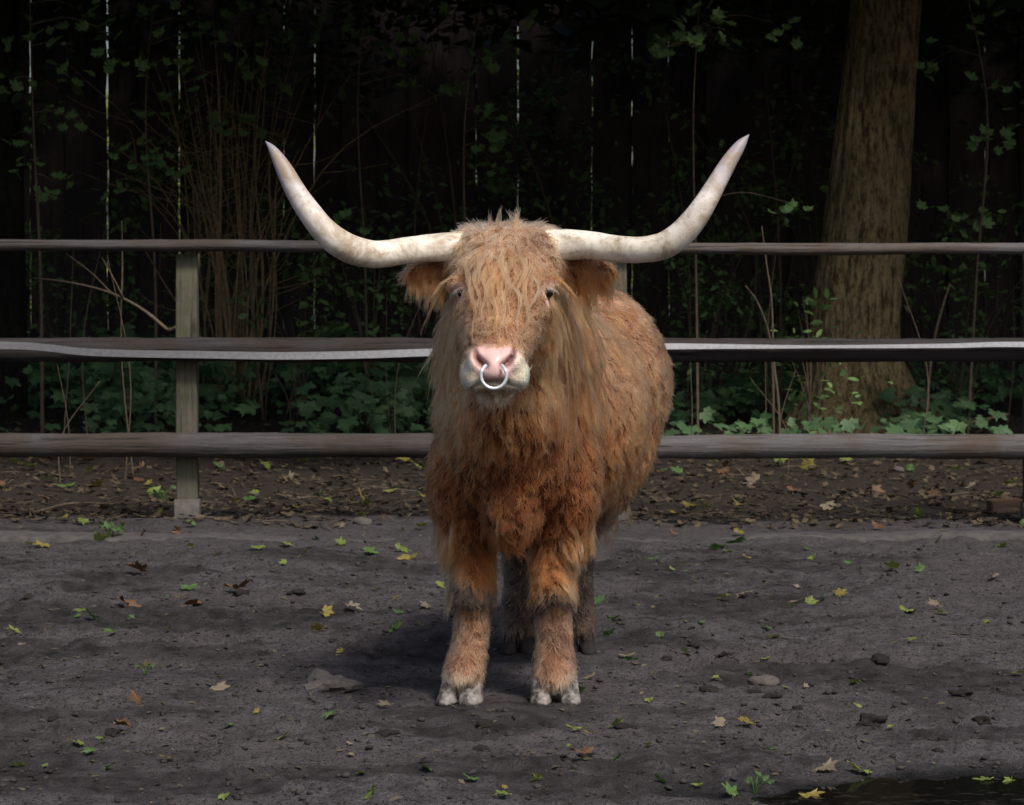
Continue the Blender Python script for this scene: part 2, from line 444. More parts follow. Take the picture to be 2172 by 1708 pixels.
def build_body():
    bm = bmesh.new()
    def ell(c, r, rz=0.0, rx=0.0, sub=3):
        mt = Matrix.Translation(Vector(c)) @ Matrix.Rotation(rz, 4, 'Z') @ Matrix.Rotation(rx, 4, 'X') @ Matrix.Diagonal((*[float(q) for q in (r if hasattr(r, '__len__') else (r, r, r))], 1))
        bmesh.ops.create_icosphere(bm, subdivisions=sub, radius=1, matrix=mt)
    def chain(pts, sub=2):
        pts = np.array([(p if len(p) == 6 else (*p, p[3], p[3])) for p in pts], float)
        for a, b in zip(pts[:-1], pts[1:]):
            L = np.linalg.norm(b[:3] - a[:3]); k = max(2, int(L / (0.25 * min(a[3:].min(), b[3:].min()))))
            for t in np.linspace(0, 1, k):
                q = a + (b - a) * t; ell(q[:3], q[3:], sub=sub)
    # trunk
    ell((0.015, 8.22, 0.80), (0.232, 0.30, 0.315))
    ell((0.00, 8.06, 0.74), (0.195, 0.19, 0.22))
    ell((0.000, 8.03, 0.60), (0.095, 0.14, 0.155))
    for s in (-1, 1): ell((0.005 + s * 0.165, 8.11, 0.63), (0.082, 0.115, 0.17)); ell((0.005 + s * 0.150, 8.12, 0.50), (0.070, 0.085, 0.11))
    ell((0.13, 8.66, 0.80), (0.288, 0.45, 0.335), -0.18)
    ell((0.235, 9.08, 0.86), (0.272, 0.34, 0.325), -0.18)
    ell((0.06, 8.40, 1.02), (0.17, 0.35, 0.16), -0.18)
    # neck
    chain([(0.02, 8.22, 0.95, 0.225, 0.22, 0.24), (0.0, 7.98, 1.03, 0.185, 0.18, 0.205), (-0.012, 7.82, 1.12, 0.150, 0.14, 0.17)], 3)
    ell((-0.005, 7.90, 0.88), (0.15, 0.13, 0.19))
    # head
    ell((-0.014, 7.757, 1.255), (0.166, 0.125, 0.102)); ell((-0.089, 7.765, 1.298), (0.085, 0.10, 0.066)); ell((0.061, 7.765, 1.298), (0.085, 0.10, 0.066)); ell((-0.014, 7.765, 1.305), (0.10, 0.10, 0.066))
    chain([(-0.016, 7.70, 1.215, 0.140, 0.12, 0.115), (-0.022, 7.62, 1.145, 0.126, 0.10, 0.10), (-0.034, 7.54, 1.065, 0.094, 0.08, 0.08), (-0.045, 7.475, 1.000, 0.074, 0.072, 0.066)], 3)
    ell((-0.02, 7.70, 1.09), (0.132, 0.12, 0.12)); ell((-0.035, 7.60, 1.000), (0.070, 0.11, 0.065))
    for s in (-1, 1):
        ell((-0.020 + s * 0.112, 7.665, 1.205), (0.042, 0.045, 0.032))     # brow
        ell((-0.022 + s * 0.100, 7.650, 1.135), (0.035, 0.05, 0.030))
        ell((-0.046 + s * 0.046, 7.452, 0.968), (0.047, 0.066, 0.050))     # muzzle pads
        ell((-0.046 + s * 0.050, 7.424, 1.002), (0.026, 0.050, 0.040))     # nostril wings
    ell((-0.0465, 7.440, 0.985), (0.062, 0.080, 0.056)); ell((-0.0465, 7.445, 1.012), (0.055, 0.072, 0.034))
    ell((-0.045, 7.475, 0.932), (0.048, 0.066, 0.027))                     # chin
    # ears
    for s, dz in ((-1, 0.0), (1, 0.006)):
        chain([(-0.02 + s * 0.125, 7.775, 1.245, 0.030, 0.024, 0.030), (-0.012 + s * 0.20, 7.765, 1.248 + dz, 0.03, 0.016, 0.034), (-0.008 + s * 0.245, 7.75, 1.243 + dz, 0.028, 0.013, 0.027), (-0.004 + s * 0.280, 7.74, 1.230 + dz, 0.012, 0.009, 0.014)])
    # legs: front pair, then hind pair
    for s, hx in ((-1, -0.140), (1, 0.126)):
        kx_ = -0.112 if s < 0 else 0.120
        chain([(s * 0.150 + 0.005, 8.17, 0.66, 0.095, 0.14, 0.13), (s * 0.136 + 0.005, 8.16, 0.52, 0.078, 0.105, 0.08), (kx_ - 0.002, 8.13, 0.40, 0.058, 0.066, 0.06), (kx_, 8.095, 0.300, 0.056, 0.060, 0.045), (kx_, 8.11, 0.25, 0.049, 0.050, 0.04),
               (kx_ + (hx - kx_) * 0.3, 8.11, 0.17, 0.047, 0.048, 0.04), (kx_ + (hx - kx_) * 0.7, 8.10, 0.115, 0.054, 0.056, 0.04), (hx, 8.085, 0.075, 0.057, 0.060, 0.03), (hx, 8.075, 0.062, 0.052, 0.060, 0.02)])
    for hx, hip in ((0.020, 0.10), (0.215, 0.34)):
        chain([(hip, 9.05, 0.72, 0.13, 0.2, 0.2), (hx + (hip - hx) * 0.6, 9.02, 0.56, 0.10, 0.13, 0.12), (hx + (hip - hx) * 0.2, 9.16, 0.43, 0.060, 0.075, 0.06), (hx, 9.17, 0.36, 0.048, 0.055, 0.05), (hx, 9.12, 0.22, 0.042, 0.045, 0.04),
               (hx, 9.09, 0.115, 0.050, 0.052, 0.04), (hx, 9.07, 0.07, 0.054, 0.058, 0.03)])
    # tail
    chain([(0.29, 9.36, 1.10, 0.045), (0.31, 9.43, 1.00, 0.035), (0.32, 9.45, 0.70, 0.024), (0.32, 9.45, 0.48, 0.020)])
    me = bpy.data.meshes.new('body_raw'); bm.to_mesh(me); bm.free()
    o = bpy.data.objects.new('body_raw', me); COL.objects.link(o)
    md = o.modifiers.new('r', 'REMESH'); md.mode = 'VOXEL'; md.voxel_size = 0.0068
    sm = o.modifiers.new('s', 'SMOOTH'); sm.factor = 0.5; sm.iterations = 9
    dg = bpy.context.evaluated_depsgraph_get()
    out = bpy.data.meshes.new_from_object(o.evaluated_get(dg))
    bpy.data.objects.remove(o); bpy.data.meshes.remove(me)
    return out

body_me = build_body(); body_me.name = 'body'
nv = len(body_me.vertices)
P = np.empty(nv * 3, np.float32); body_me.vertices.foreach_get('co', P); P = P.reshape(-1, 3).astype(float)
N = np.empty(nv * 3, np.float32); body_me.vertices.foreach_get('normal', N); N = N.reshape(-1, 3).astype(float)

def seg_dist(Q, a, b):
    a = np.array(a); b = np.array(b); ab = b - a
    t = np.clip(((Q - a) @ ab) / (ab @ ab), 0, 1)
    return np.linalg.norm(Q - (a + t[:, None] * ab), axis=1), t

# ---- nostrils and mouth are sculpted into the mesh (x, z of the outline; the front surface is pushed in)
front = (P[:, 1] < 7.53) & (N[:, 1] < 0.25)
XZ = P[:, [0, 2]]
def nz(px, py, d=7.38): q = at(px, py, d); return (q.x, q.z)
NOSTRIL = [[nz(1006, 742), nz(1010, 757), nz(1019, 769), nz(1027, 776)], [nz(1090, 742), nz(1086, 757), nz(1077, 769), nz(1068, 776)]]
push = np.zeros(nv); nost = np.zeros(nv)
for pl in NOSTRIL:
    for (a, b), w in zip(zip(pl[:-1], pl[1:]), (0.0058, 0.0078, 0.0085)):
        dd, _ = seg_dist(XZ, a, b)
        k = np.exp(-(dd / w) ** 2) * front
        push = np.maximum(push, 0.034 * k); nost = np.maximum(nost, k)
MOUTH = [nz(985, 838), nz(1000, 822), nz(1022, 812), nz(1046, 810), nz(1072, 812), nz(1098, 820), nz(1116, 836)]
mouth = np.zeros(nv)
for a, b in zip(MOUTH[:-1], MOUTH[1:]):
    dd, _ = seg_dist(XZ, a, b); k = np.exp(-(dd / 0.006) ** 2) * front
    mouth = np.maximum(mouth, k)
push = np.maximum(push, 0.014 * mouth)
# philtrum groove and flat nose pad
padc = np.array(nz(1048, 778))
pad = np.exp(-(((XZ[:, 0] - padc[0]) / 0.040) ** 4 + ((XZ[:, 1] - padc[1]) / 0.042) ** 4)) * front
P2 = P.copy(); P2[:, 1] += push
# eye sockets
EYES = [Vector((-0.142, 7.626, 1.183)), Vector((0.106, 7.616, 1.184))]
sock = np.zeros(nv)
for e in EYES:
    dd = np.linalg.norm(P - np.array(e), axis=1); sock = np.maximum(sock, np.exp(-(dd / 0.024) ** 2))
P2 -= N * (0.006 * sock)[:, None]
body_me.vertices.foreach_set('co', (P2 - BULL).astype(np.float32).ravel())

# ---- masks used for colour, hair length and direction
def masks(Q):
    x, y, z = Q[:, 0], Q[:, 1], Q[:, 2]
    k = {}
    k['head'] = ((y < 7.86) & (z > 0.87)).astype(float)
    k['muzzle'] = (1 - sstep(7.455, 7.505, y + 0.35 * (z - 0.97) + 0.012 * n3(Q, 40.0, 2.0))) * (z > 0.87) * (y < 7.6) * (1 - sstep(0.995, 1.03, z - 0.25 * np.abs(x + 0.046)))
    xz = Q[:, [0, 2]]
    k['pad'] = np.exp(-(((xz[:, 0] - padc[0]) / (0.060 - 0.35 * np.clip(padc[1] + 0.012 - xz[:, 1], 0, 0.08))) ** 6 + ((xz[:, 1] - padc[1] - 0.006) / 0.046) ** 6)) * (y < 7.47)
    k['ear'] = ((np.abs(x + 0.015) > 0.150) & (z > 1.16) & (y < 7.86)).astype(float)
    k['face'] = k['head'] * (y < 7.735) * (1 - k['ear'])
    k['poll'] = sstep(1.24, 1.30, z) * k['head'] * (1 - k['ear'])
    k['leg'] = (1 - sstep(0.36, 0.50, z))
    k['lower'] = (1 - sstep(0.27, 0.33, z))
    k['coronet'] = (1 - sstep(0.075, 0.10, z))
    e = np.zeros(len(Q))
    for q in EYES: e = np.maximum(e, 1 - sstep(0.030, 0.050, np.linalg.norm((Q - np.array(q) - np.array([0, 0, -0.012])) * np.array([1, 1, 1.1]), axis=1)))
    k['eye'] = e
    return k

def n3(Q, s, seed=0.0):
    return np.array([mnoise.noise(Vector((q[0] * s + seed, q[1] * s - seed, q[2] * s + 2 * seed))) for q in Q])

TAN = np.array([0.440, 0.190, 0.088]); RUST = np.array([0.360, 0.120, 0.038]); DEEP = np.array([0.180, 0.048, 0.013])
BLOND = np.array([0.54, 0.31, 0.14]); PALE = np.array([0.82, 0.70, 0.53]); DIRT_BROWN = np.array([0.045, 0.032, 0.025]); PINK = np.array([0.48, 0.23, 0.135])
def mixc(a, b, f): f = np.clip(np.asarray(f, float), 0, 1)[:, None]; return a * (1 - f) + b * f
def coat_color(Q):
    x, y, z = Q.T; k = masks(Q); nn = n3(Q, 5.0, 1.3); n2 = n3(Q, 16.0, 4.1)
    c = np.repeat(RUST[None], len(Q), 0)
    c = mixc(c, TAN[None], sstep(0.72, 1.12, z) * 0.75)                                  # more tan higher up the coat
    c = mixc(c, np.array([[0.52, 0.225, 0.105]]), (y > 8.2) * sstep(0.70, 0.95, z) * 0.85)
    c = mixc(c, DEEP[None], (1 - sstep(0.55, 0.95, z)) * sstep(0.33, 0.5, z) * (y < 8.35) * (0.75 + nn))  # chest: own red brown plus painted shade below the chin
    c = mixc(c, np.array([[0.49, 0.235, 0.120]]), k['head'] * 0.9)
    c = mixc(c, np.array([[0.56, 0.33, 0.21]]), k['poll'] * 0.8)
    c = mixc(c, RUST[None], k['ear'] * 0.7)
    c = mixc(c, np.array([[0.26, 0.125, 0.062]]), k['face'] * (1 - sstep(1.10, 1.2, z)) * sstep(0.05, 0.09, np.abs(x + 0.03)) * 0.8)   # greyish cheeks
    outer = np.where(y < 8.6, sstep(0.0, 0.04, np.abs(x - 0.005) - 0.115), 0)
    c = mixc(c, TAN[None], k['leg'] * outer * (z > 0.3) * 0.9)
    c = mixc(c, PINK[None], k['lower'] * 0.8 * (y < 8.6))
    c = mixc(c, DIRT_BROWN[None], np.exp(-((z - 0.292 - 0.055 * nn - 0.03 * n2) / (0.028 + 0.02 * n2)) ** 2) * (np.abs(x - 0.005) > 0.05) * 1.3 * (y < 8.6))
    c = mixc(c, DIRT_BROWN[None], k['lower'] * sstep(0.10, 0.40, nn + 0.4 * n2) * 0.6)
    c = mixc(c, np.array([[0.56, 0.42, 0.28]]), k['coronet'] * np.clip(0.6 + nn + n2, 0, 1) * (y < 8.6))
    c = mixc(c, DIRT_BROWN[None] * 1.3, (y > 8.8) * (1 - sstep(0.4, 0.62, z)) * 0.95)             # dark brown hind legs
    c = mixc(c, PALE[None], k['muzzle'] * 0.95)
    c = mixc(c, np.array([[0.17, 0.115, 0.062]]), k['muzzle'] * (1 - sstep(0.925, 0.945, z)) * 0.9)
    c = mixc(c, np.array([[0.48, 0.32, 0.24]]), k['eye'] * 0.9)
    c = c * (1 + 0.55 * nn + 0.40 * n2)[:, None]
    return np.clip(c, 0.01, 0.85)

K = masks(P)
skin = coat_color(P) * mixc(np.full((nv, 3), 0.38), np.full((1, 3), 0.95), K['muzzle'])  # shade painted into the hide under the fur, so gaps between clumps look dark
skin = mixc(skin, np.array([[0.66, 0.44, 0.41]]), np.clip(K['pad'] * 1.5, 0, 1))
skin = mixc(skin, np.array([[0.30, 0.20, 0.17]]), K['pad'] * (1 - sstep(0.955, 0.985, P[:, 2])) * 0.55)
skin = mixc(skin, np.array([[0.16, 0.06, 0.055]]), nost ** 0.7)
skin = mixc(skin, np.array([[0.20, 0.11, 0.09]]), mouth * 0.8)
skin = mixc(skin, np.array([[0.60, 0.40, 0.34]]), K['eye'])
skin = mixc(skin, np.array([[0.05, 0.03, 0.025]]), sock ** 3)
glossy = np.clip(K['pad'] * 1.3, 0, 1)
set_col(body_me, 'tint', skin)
set_col(body_me, 'gloss', np.repeat(glossy[:, None], 3, 1))
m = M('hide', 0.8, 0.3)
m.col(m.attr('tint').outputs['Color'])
m.rough(m.math('SUBTRACT', 0.85, m.math('MULTIPLY', m.attr('gloss').outputs['Fac'], 0.60)))
v = m.coord(); vor = m.node('ShaderNodeTexVoronoi'); vor.inputs['Scale'].default_value = 260; m.link(v, vor.inputs['Vector'])
m.bump(vor.outputs['Distance'], 0.25, 0.002)
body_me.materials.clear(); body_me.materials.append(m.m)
body_me.polygons.foreach_set('use_smooth', np.ones(len(body_me.polygons), bool))
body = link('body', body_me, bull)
body_me.update()

# ---- horns
def horn(pxs, depths, name='horn'):
    q = np.array([(*at(px, py, d), r / FPX * d) for (px, py, r), d in zip(pxs, depths)])
    q = resample(q, 56)
    L = np.concatenate([[0], np.cumsum(np.linalg.norm(np.diff(q[:, :3], axis=0), axis=1))]); L /= L[-1]
    V, Fc = frame_tube(q[:, :3], np.maximum(q[:, 3], 0.0008), 26)
    t = np.repeat(L, 26)
    cen = np.repeat(q[:, :3], 26, 0); Vn = V + (V - cen) * (0.05 * (np.array([mnoise.noise(Vector(p * 30)) for p in V])) * np.clip(1 - t, 0, 1))[:, None]
    me = mesh_np(name, Vn - BULL, Fc, MAT['horn'])
    set_col(me, 'along', np.repeat(t[:, None], 3, 1))
    return link(name, me, bull)
m = M('horn_keratin', 0.42, 0.45)
v = m.coord(); n1 = m.noise(11, 7, 0.72, v, 0.6); n2_ = m.noise(60, 5, 0.7, v)
al = m.attr('along').outputs['Fac']
c = m.ramp(al, [(0.0, (0.74, 0.69, 0.60)), (0.5, (0.74, 0.68, 0.58)), (0.72, (0.68, 0.62, 0.58)), (0.86, (0.44, 0.40, 0.43)), (1.0, (0.22, 0.22, 0.26))])
c = m.mix(m.ramp(n1, [(0.45, 0.0), (0.64, 0.85)]), c, (0.31, 0.23, 0.145))
c = m.mix(m.ramp(n2_, [(0.56, 0.0), (0.70, 0.6)]), c, (0.17, 0.13, 0.09))
m.col(c); m.rough(m.ramp(n1, [(0.3, 0.35), (0.7, 0.6)]))
m.bump(m.math('ADD', n1, m.math('MULTIPLY', n2_, 0.5)), 0.35, 0.004)
MAT['horn'] = m.m
horn([(1010, 527, 33), (955, 524, 31), (905, 527, 29.5), (855, 533, 28.5), (800, 540, 29), (755, 533, 31), (718, 515, 30), (686, 488, 27.5), (656, 450, 25), (628, 408, 22), (601, 357, 17.5), (579, 319, 9.5), (563, 300, 1)],
     [7.74, 7.73, 7.70, 7.66, 7.62, 7.59, 7.57, 7.56, 7.56, 7.57, 7.58, 7.59, 7.60])
horn([(1140, 522, 34), (1200, 520, 33), (1255, 521, 30), (1310, 529, 28.5), (1360, 530, 28), (1408, 521, 29), (1450, 491, 28), (1485, 447, 25), (1515, 397, 21), (1545, 345, 17), (1570, 308, 11.5), (1588, 286, 1)],
     [7.74, 7.73, 7.70, 7.66, 7.62, 7.59, 7.57, 7.56, 7.57, 7.58, 7.59, 7.60])

# ---- eyes with lids and pale lashes
m = M('eye', 0.06, 0.6); m.col((0.008, 0.005, 0.004)); MAT['eye'] = m.m
MAT['lid'] = mat_simple('eyelid_skin', (0.16, 0.085, 0.06), (0.34, 0.20, 0.15), 60, 0.6, 0.3, 0.002)
for q in EYES:
    bm = bmesh.new(); bmesh.ops.create_uvsphere(bm, u_segments=20, v_segments=14, radius=0.0165); me = bpy.data.meshes.new('eye'); bm.to_mesh(me); bm.free()
    me.polygons.foreach_set('use_smooth', np.ones(len(me.polygons), bool)); me.materials.append(MAT['eye'])
    sgn = -1 if q.x < 0 else 1
    ey = link('eye', me, bull, Vector(q) - Vector(BULL) + Vector((-sgn * 0.010, -0.003, 0)))
    bm = bmesh.new(); bmesh.ops.create_uvsphere(bm, u_segments=24, v_segments=16, radius=0.0195)
    bmesh.ops.delete(bm, geom=[f for f in bm.faces if -0.62 < (f.calc_center_median().z + 0.25 * sgn * f.calc_center_median().x) / 0.0195 < 0.48], context='FACES')
    me = bpy.data.meshes.new('eyelid'); bm.to_mesh(me); bm.free(); me.polygons.foreach_set('use_smooth', np.ones(len(me.polygons), bool)); me.materials.append(MAT['lid'])
    link('eyelid', me, ey)

# ---- hooves: two claws on each foot
m = M('hoof_horn', 0.7, 0.3); v = m.coord((1, 1, 1)); n1 = m.noise(26, 5, 0.7, v); v2 = m.coord((40, 40, 160)); n2_ = m.noise(1.2, 3, 0.6, v2)
c = m.ramp(n1, [(0.42, (0.035, 0.029, 0.026)), (0.53, (0.19, 0.17, 0.16)), (0.76, (0.40, 0.37, 0.36))])
m.col(c); m.bump(m.math('ADD', n1, n2_), 0.5, 0.004); MAT['hoof'] = m.m
def claw(x, y, w, l, h, rz, side, dark=False):
    rings = []
    for t in np.linspace(0, 1, 7):
        z = h * t; s = 1 - 0.20 * t; ring = []
        for a in np.linspace(0, 2 * math.pi, 22, endpoint=False):
            cx_, sy_ = math.cos(a), math.sin(a)
            px_ = abs(cx_) ** 0.8 * np.sign(cx_) * w / 2 * s
            py_ = abs(sy_) ** 0.9 * np.sign(sy_) * l / 2 * (s if sy_ < 0 else 1)
            if sy_ < 0: px_ += -side * w * 0.10 * (-sy_) ** 2              # toes curve toward each other
            py_ += 0.034 * t * (0.4 + 0.6 * max(0, -sy_)) + 0.006 * t
            ring.append((px_, py_, z - 0.004 + (0.003 if t == 0 else 0)))
        rings.append(ring)
    top = [(a * 0.6, b * 0.6 + 0.01, c_ + 0.012) for a, b, c_ in rings[-1]]; rings.append(top)
    V = [p for r_ in rings for p in r_]; n = 22
    Fc = [(i * n + k, i * n + (k + 1) % n, (i + 1) * n + (k + 1) % n, (i + 1) * n + k) for i in range(len(rings) - 1) for k in range(n)]
    Fc += [tuple(range(n - 1, -1, -1)), tuple((len(rings) - 1) * n + k for k in range(n))]
    me = mesh_np('hoof', V, Fc, MAT['hoof'] if not dark else MAT['clod'])
    return link('hoof', me, bull, Vector((x, y, 0)) - Vector(BULL), (0, 0, rz))
claw(-0.184, 8.052, 0.062, 0.115, 0.062, -0.42, -1); claw(-0.118, 8.050, 0.072, 0.120, 0.066, -0.12, 1)
claw(0.082, 8.052, 0.066, 0.115, 0.064, -0.10, -1); claw(0.166, 8.055, 0.064, 0.115, 0.064, 0.14, 1)
for hx in (0.020, 0.215):
    claw(hx - 0.030, 9.045, 0.055, 0.11, 0.060, -0.15, -1, True); claw(hx + 0.030, 9.045, 0.055, 0.11, 0.060, 0.15, 1, True)

# ---- nose ring
m = M('brushed_steel', 0.34, 0.5); m.b.inputs['Metallic'].default_value = 0.55; m.col((0.82, 0.83, 0.88))
a = np.linspace(R(52), R(-232), 60); rc = at(1047, 797, 7.345)
ringp = np.stack([rc.x + 0.0335 * np.cos(a), np.full(60, rc.y) + 0.020 * sstep(0.35, 1.0, np.sin(a)), rc.z + 0.0335 * np.sin(a)], -1)
V, Fc = frame_tube(ringp, np.full(60, 0.0046), 14)
link('nose_ring', mesh_np('nose_ring', V - BULL, Fc, m.m), bull)
# ------------------------------------------------------------------ the bull's coat: combed strands
tri = np.array([(p.vertices[0], p.vertices[1], p.vertices[2]) for p in body_me.polygons] + [(p.vertices[0], p.vertices[2], p.vertices[3]) for p in body_me.polygons if len(p.vertices) == 4])
A, B_, C_ = P2[tri[:, 0]], P2[tri[:, 1]], P2[tri[:, 2]]
area = np.linalg.norm(np.cross(B_ - A, C_ - A), axis=1) / 2
bvh = BVHTree.FromPolygons([tuple(p) for p in P2], [tuple(t) for t in tri])
Ntri = (N[tri[:, 0]] + N[tri[:, 1]] + N[tri[:, 2]]); Ntri /= np.linalg.norm(Ntri, axis=1)[:, None] + 1e-9
cenT = (A + B_ + C_) / 3
KT = masks(cenT)

def sample(weight, n):
    w = area * weight; w = w / w.sum()
    i = rng.choice(len(tri), n, p=w)
    u, v_ = rng.random(n), rng.random(n); s = u + v_ > 1; u[s], v_[s] = 1 - u[s], 1 - v_[s]
    return A[i] + (B_[i] - A[i]) * u[:, None] + (C_[i] - A[i]) * v_[:, None], Ntri[i]

def unit(v): return v / (np.linalg.norm(v, axis=-1, keepdims=True) + 1e-9)

def grow(roots, nor, flow, length, lift, grav, steps, off=0.004, wave=0.0, wavelen=0.08, pull=0.0):
    """comb guide strands along the surface: they start off the skin, bend down with gravity and are kept outside the body"""
    g = len(roots); pts = np.zeros((g, steps, 3)); pts[:, 0] = roots
    t = flow - (flow * nor).sum(1, keepdims=True) * nor
    d = unit(unit(t) * np.cos(lift)[:, None] + nor * np.sin(lift)[:, None])
    ds = length / (steps - 1); ph = rng.random(g) * 6.28; ph2 = rng.random(g) * 6.28
    p = roots.copy()
    for i in range(1, steps):
        s = i / (steps - 1)
        d = unit(d + grav[:, None] * np.array([0, 0, -1.0]) / steps + rng.normal(0, 0.05, (g, 3)))
        if pull: d[:, 0] -= pull * (p[:, 0] + 0.036) * s; d = unit(d)
        side = unit(np.cross(d, nor) + 1e-6)
        wv = wave * np.sin(s * length / wavelen * 6.28 + ph)[:, None] * side
        p = p + unit(d + wv) * ds[:, None]
        for j in range(g):
            loc, nn, _, dist = bvh.find_nearest(Vector(p[j]))
            if loc is None: continue
            sd = (p[j] - np.array(loc)) @ np.array(nn)
            want = off * (0.4 + s)
            if sd < want:
                p[j] = np.array(loc) + np.array(nn) * want
                dn = d[j] @ np.array(nn)
                if dn < 0: d[j] = d[j] - 0.8 * dn * np.array(nn)
        pts[:, i] = p
    return pts

def children(guides, nor, k, rad, tip=0.35, frizz=0.004, lenvar=(0.6, 1.05)):
    g, n, _ = guides.shape
    G = np.repeat(guides, k, 0); NN = np.repeat(nor, k, 0); m_ = g * k
    off = rng.normal(0, 1, (m_, 3)); off -= (off * NN).sum(1, keepdims=True) * NN
    off = unit(off) * (rad * np.sqrt(rng.random(m_)))[:, None]
    lf = rng.uniform(*lenvar, m_)
    s = np.linspace(0, 1, n)[None, :] * np.minimum(lf, 1)[:, None]
    f = s * (n - 1); i0 = np.clip(f.astype(int), 0, n - 2); u = (f - i0)[..., None]
    rows = np.arange(m_)[:, None]
    pts = G[rows, i0] * (1 - u) + G[rows, i0 + 1] * u
    w = (1 - (1 - tip) * s ** 0.8)[..., None]
    pts = pts + off[:, None] * w
    fr = rng.normal(0, frizz, (m_, 3)); fr2 = rng.normal(0, frizz, (m_, 3))
    pts = pts + fr[:, None] * (s ** 1.3)[..., None] + fr2[:, None] * np.sin(s * 5.0)[..., None] * 0.6
    return pts

def hair_material(name, rough=0.45):
    mt = bpy.data.materials.new(name); mt.use_nodes = True; nt = mt.node_tree; nt.nodes.clear()
    out = nt.nodes.new('ShaderNodeOutputMaterial'); h = nt.nodes.new('ShaderNodeBsdfHairPrincipled')
    h.model = 'CHIANG'; h.parametrization = 'COLOR'
    h.inputs['Roughness'].default_value = rough; h.inputs['IOR'].default_value = 1.32; h.inputs['Radial Roughness'].default_value = 0.55
    at_ = nt.nodes.new('ShaderNodeAttribute'); at_.attribute_name = 'tint'
    nt.links.new(at_.outputs['Color'], h.inputs['Color']); nt.links.new(h.outputs[0], out.inputs[0])
    return mt
MAT['hair'] = hair_material('bull_hair')

def hair_object(name, pts, col, r0=0.0011, r1=0.0003):
    m_, n, _ = pts.shape
    hc = bpy.data.hair_curves.new(name)
    hc.add_curves([n] * m_)
    hc.attributes['position'].data.foreach_set('vector', (pts - BULL).astype(np.float32).ravel())
    rad = np.broadcast_to((r0 + (r1 - r0) * np.linspace(0, 1, n) ** 1.5)[None], (m_, n)).astype(np.float32)
    ra = hc.attributes.get('radius') or hc.attributes.new('radius', 'FLOAT', 'POINT')
    ra.data.foreach_set('value', np.ascontiguousarray(rad).ravel())
    ca = hc.attributes.new('tint', 'FLOAT_COLOR', 'CURVE')
    c4 = np.concatenate([col, np.ones((m_, 1))], 1).astype(np.float32); ca.data.foreach_set('color', c4.ravel())
    hc.materials.append(MAT['hair'])
    o = link(name, hc, bull)
    return o

def vary(c, k, amt=0.22):
    c = np.repeat(c, k, 0); n = len(c)
    b = 1 + amt * rng.normal(0, 1, (n, 1)); c = c * np.clip(b, 0.4, 1.7)
    return np.clip(mixc(c, BLOND[None] * 1.0, (rng.random(n) < 0.10) * 0.5), 0.008, 0.9)

# --- main coat
bare = np.clip(1 - 1.6 * KT['pad'], 0, 1) * (1 - np.clip(KT['eye'] * 1.4, 0, 1))
dens = bare * (1 + 0.8 * KT['head'] + 1.2 * KT['leg']) * (cenT[:, 2] > 0.055)
dens *= np.where(cenT[:, 1] > 8.7, 0.75, 1.0) * (1 - 0.97 * np.clip(KT['muzzle'] * 1.5, 0, 1))
for a_, b_ in zip(MOUTH[:-1], MOUTH[1:]): dens *= np.where((seg_dist(cenT[:, [0, 2]], a_, b_)[0] < 0.008) & (cenT[:, 1] < 7.53), 0, 1)
G = 17000; KC = 9
roots, nor = sample(dens, G)
mk = masks(roots); x, y, z = roots.T
flow = np.zeros((G, 3)); flow[:] = (0, 0.55, -0.85)                       # body: back and down
front_ = (y < 8.15)
flow[front_] = np.stack([0.35 * np.sign(x[front_]) * np.clip(np.abs(x[front_]) / 0.2, 0, 1), 0 * x[front_] - 0.05, -1 + 0 * x[front_]], -1)
hd = mk['face'] > 0.5
flow[hd] = np.stack([1.6 * (x[hd] + 0.02) / 0.12, np.full(hd.sum(), -0.1), np.full(hd.sum(), -1.0)], -1)
pl = (mk['poll'] > 0.4)
flow[pl] = np.stack([(x[pl] + 0.02) * 8, (y[pl] - 7.73) * 8, np.full(pl.sum(), -0.3)], -1) + rng.normal(0, 0.3, (pl.sum(), 3))
er = mk['ear'] > 0.5
flow[er] = np.stack([0.9 * np.sign(x[er]), np.zeros(er.sum()), np.full(er.sum(), -0.3)], -1)
mz = mk['muzzle'] > 0.25
flow[mz] = np.stack([(x[mz] + 0.046) * 14, np.full(mz.sum(), 0.6), (z[mz] - 0.985) * 14], -1)
lo = mk['leg'] > 0.4
flow[lo] = np.stack([0.35 * np.sign(x[lo] - np.where(y[lo] < 8.6, np.sign(x[lo]) * 0.115, 0.12)), np.full(lo.sum(), 0.15), np.full(lo.sum(), -1.0)], -1)
co = mk['coronet'] > 0.4
flow[co] = np.stack([0 * x[co], np.full(co.sum(), -0.25), np.full(co.sum(), -1.0)], -1)
nA, nB = n3(roots, 4.0, 7.0), n3(roots, 4.0, 17.0); nC = n3(roots, 11.0, 3.0)
flow = flow + np.stack([nA + 0.5 * nC, nB * 0.5, 0.5 * nC], -1) * np.where(mk['muzzle'] > 0.3, 0.2, 0.9)[:, None]
Ln = np.full(G, 0.050) * (1 + 0.5 * nC)
Ln = np.where(y > 8.35, 0.043, Ln)
Ln = np.where((y < 8.3) & (z > 0.85) & (mk['head'] < 0.5), 0.075, Ln)
Ln = np.where(hd, 0.020 + 0.040 * sstep(0.085, 0.12, np.abs(x + 0.025)) * (z < 1.13), Ln)
Ln = np.where(pl, 0.038, Ln)
Ln = np.where(er, 0.036, Ln)
Ln = np.where(mz, 0.006 + 0.006 * (z < 0.92), Ln)
ed = np.min([np.linalg.norm(roots - np.array(q), axis=1) for q in EYES], axis=0)
Ln = np.where(ed < 0.085, np.minimum(Ln, 0.012 + 0.3 * np.clip(ed - 0.045, 0, 1)), Ln)
Ln = np.where(lo, 0.048, Ln); Ln = np.where(mk['lower'] > 0.5, 0.028, Ln)
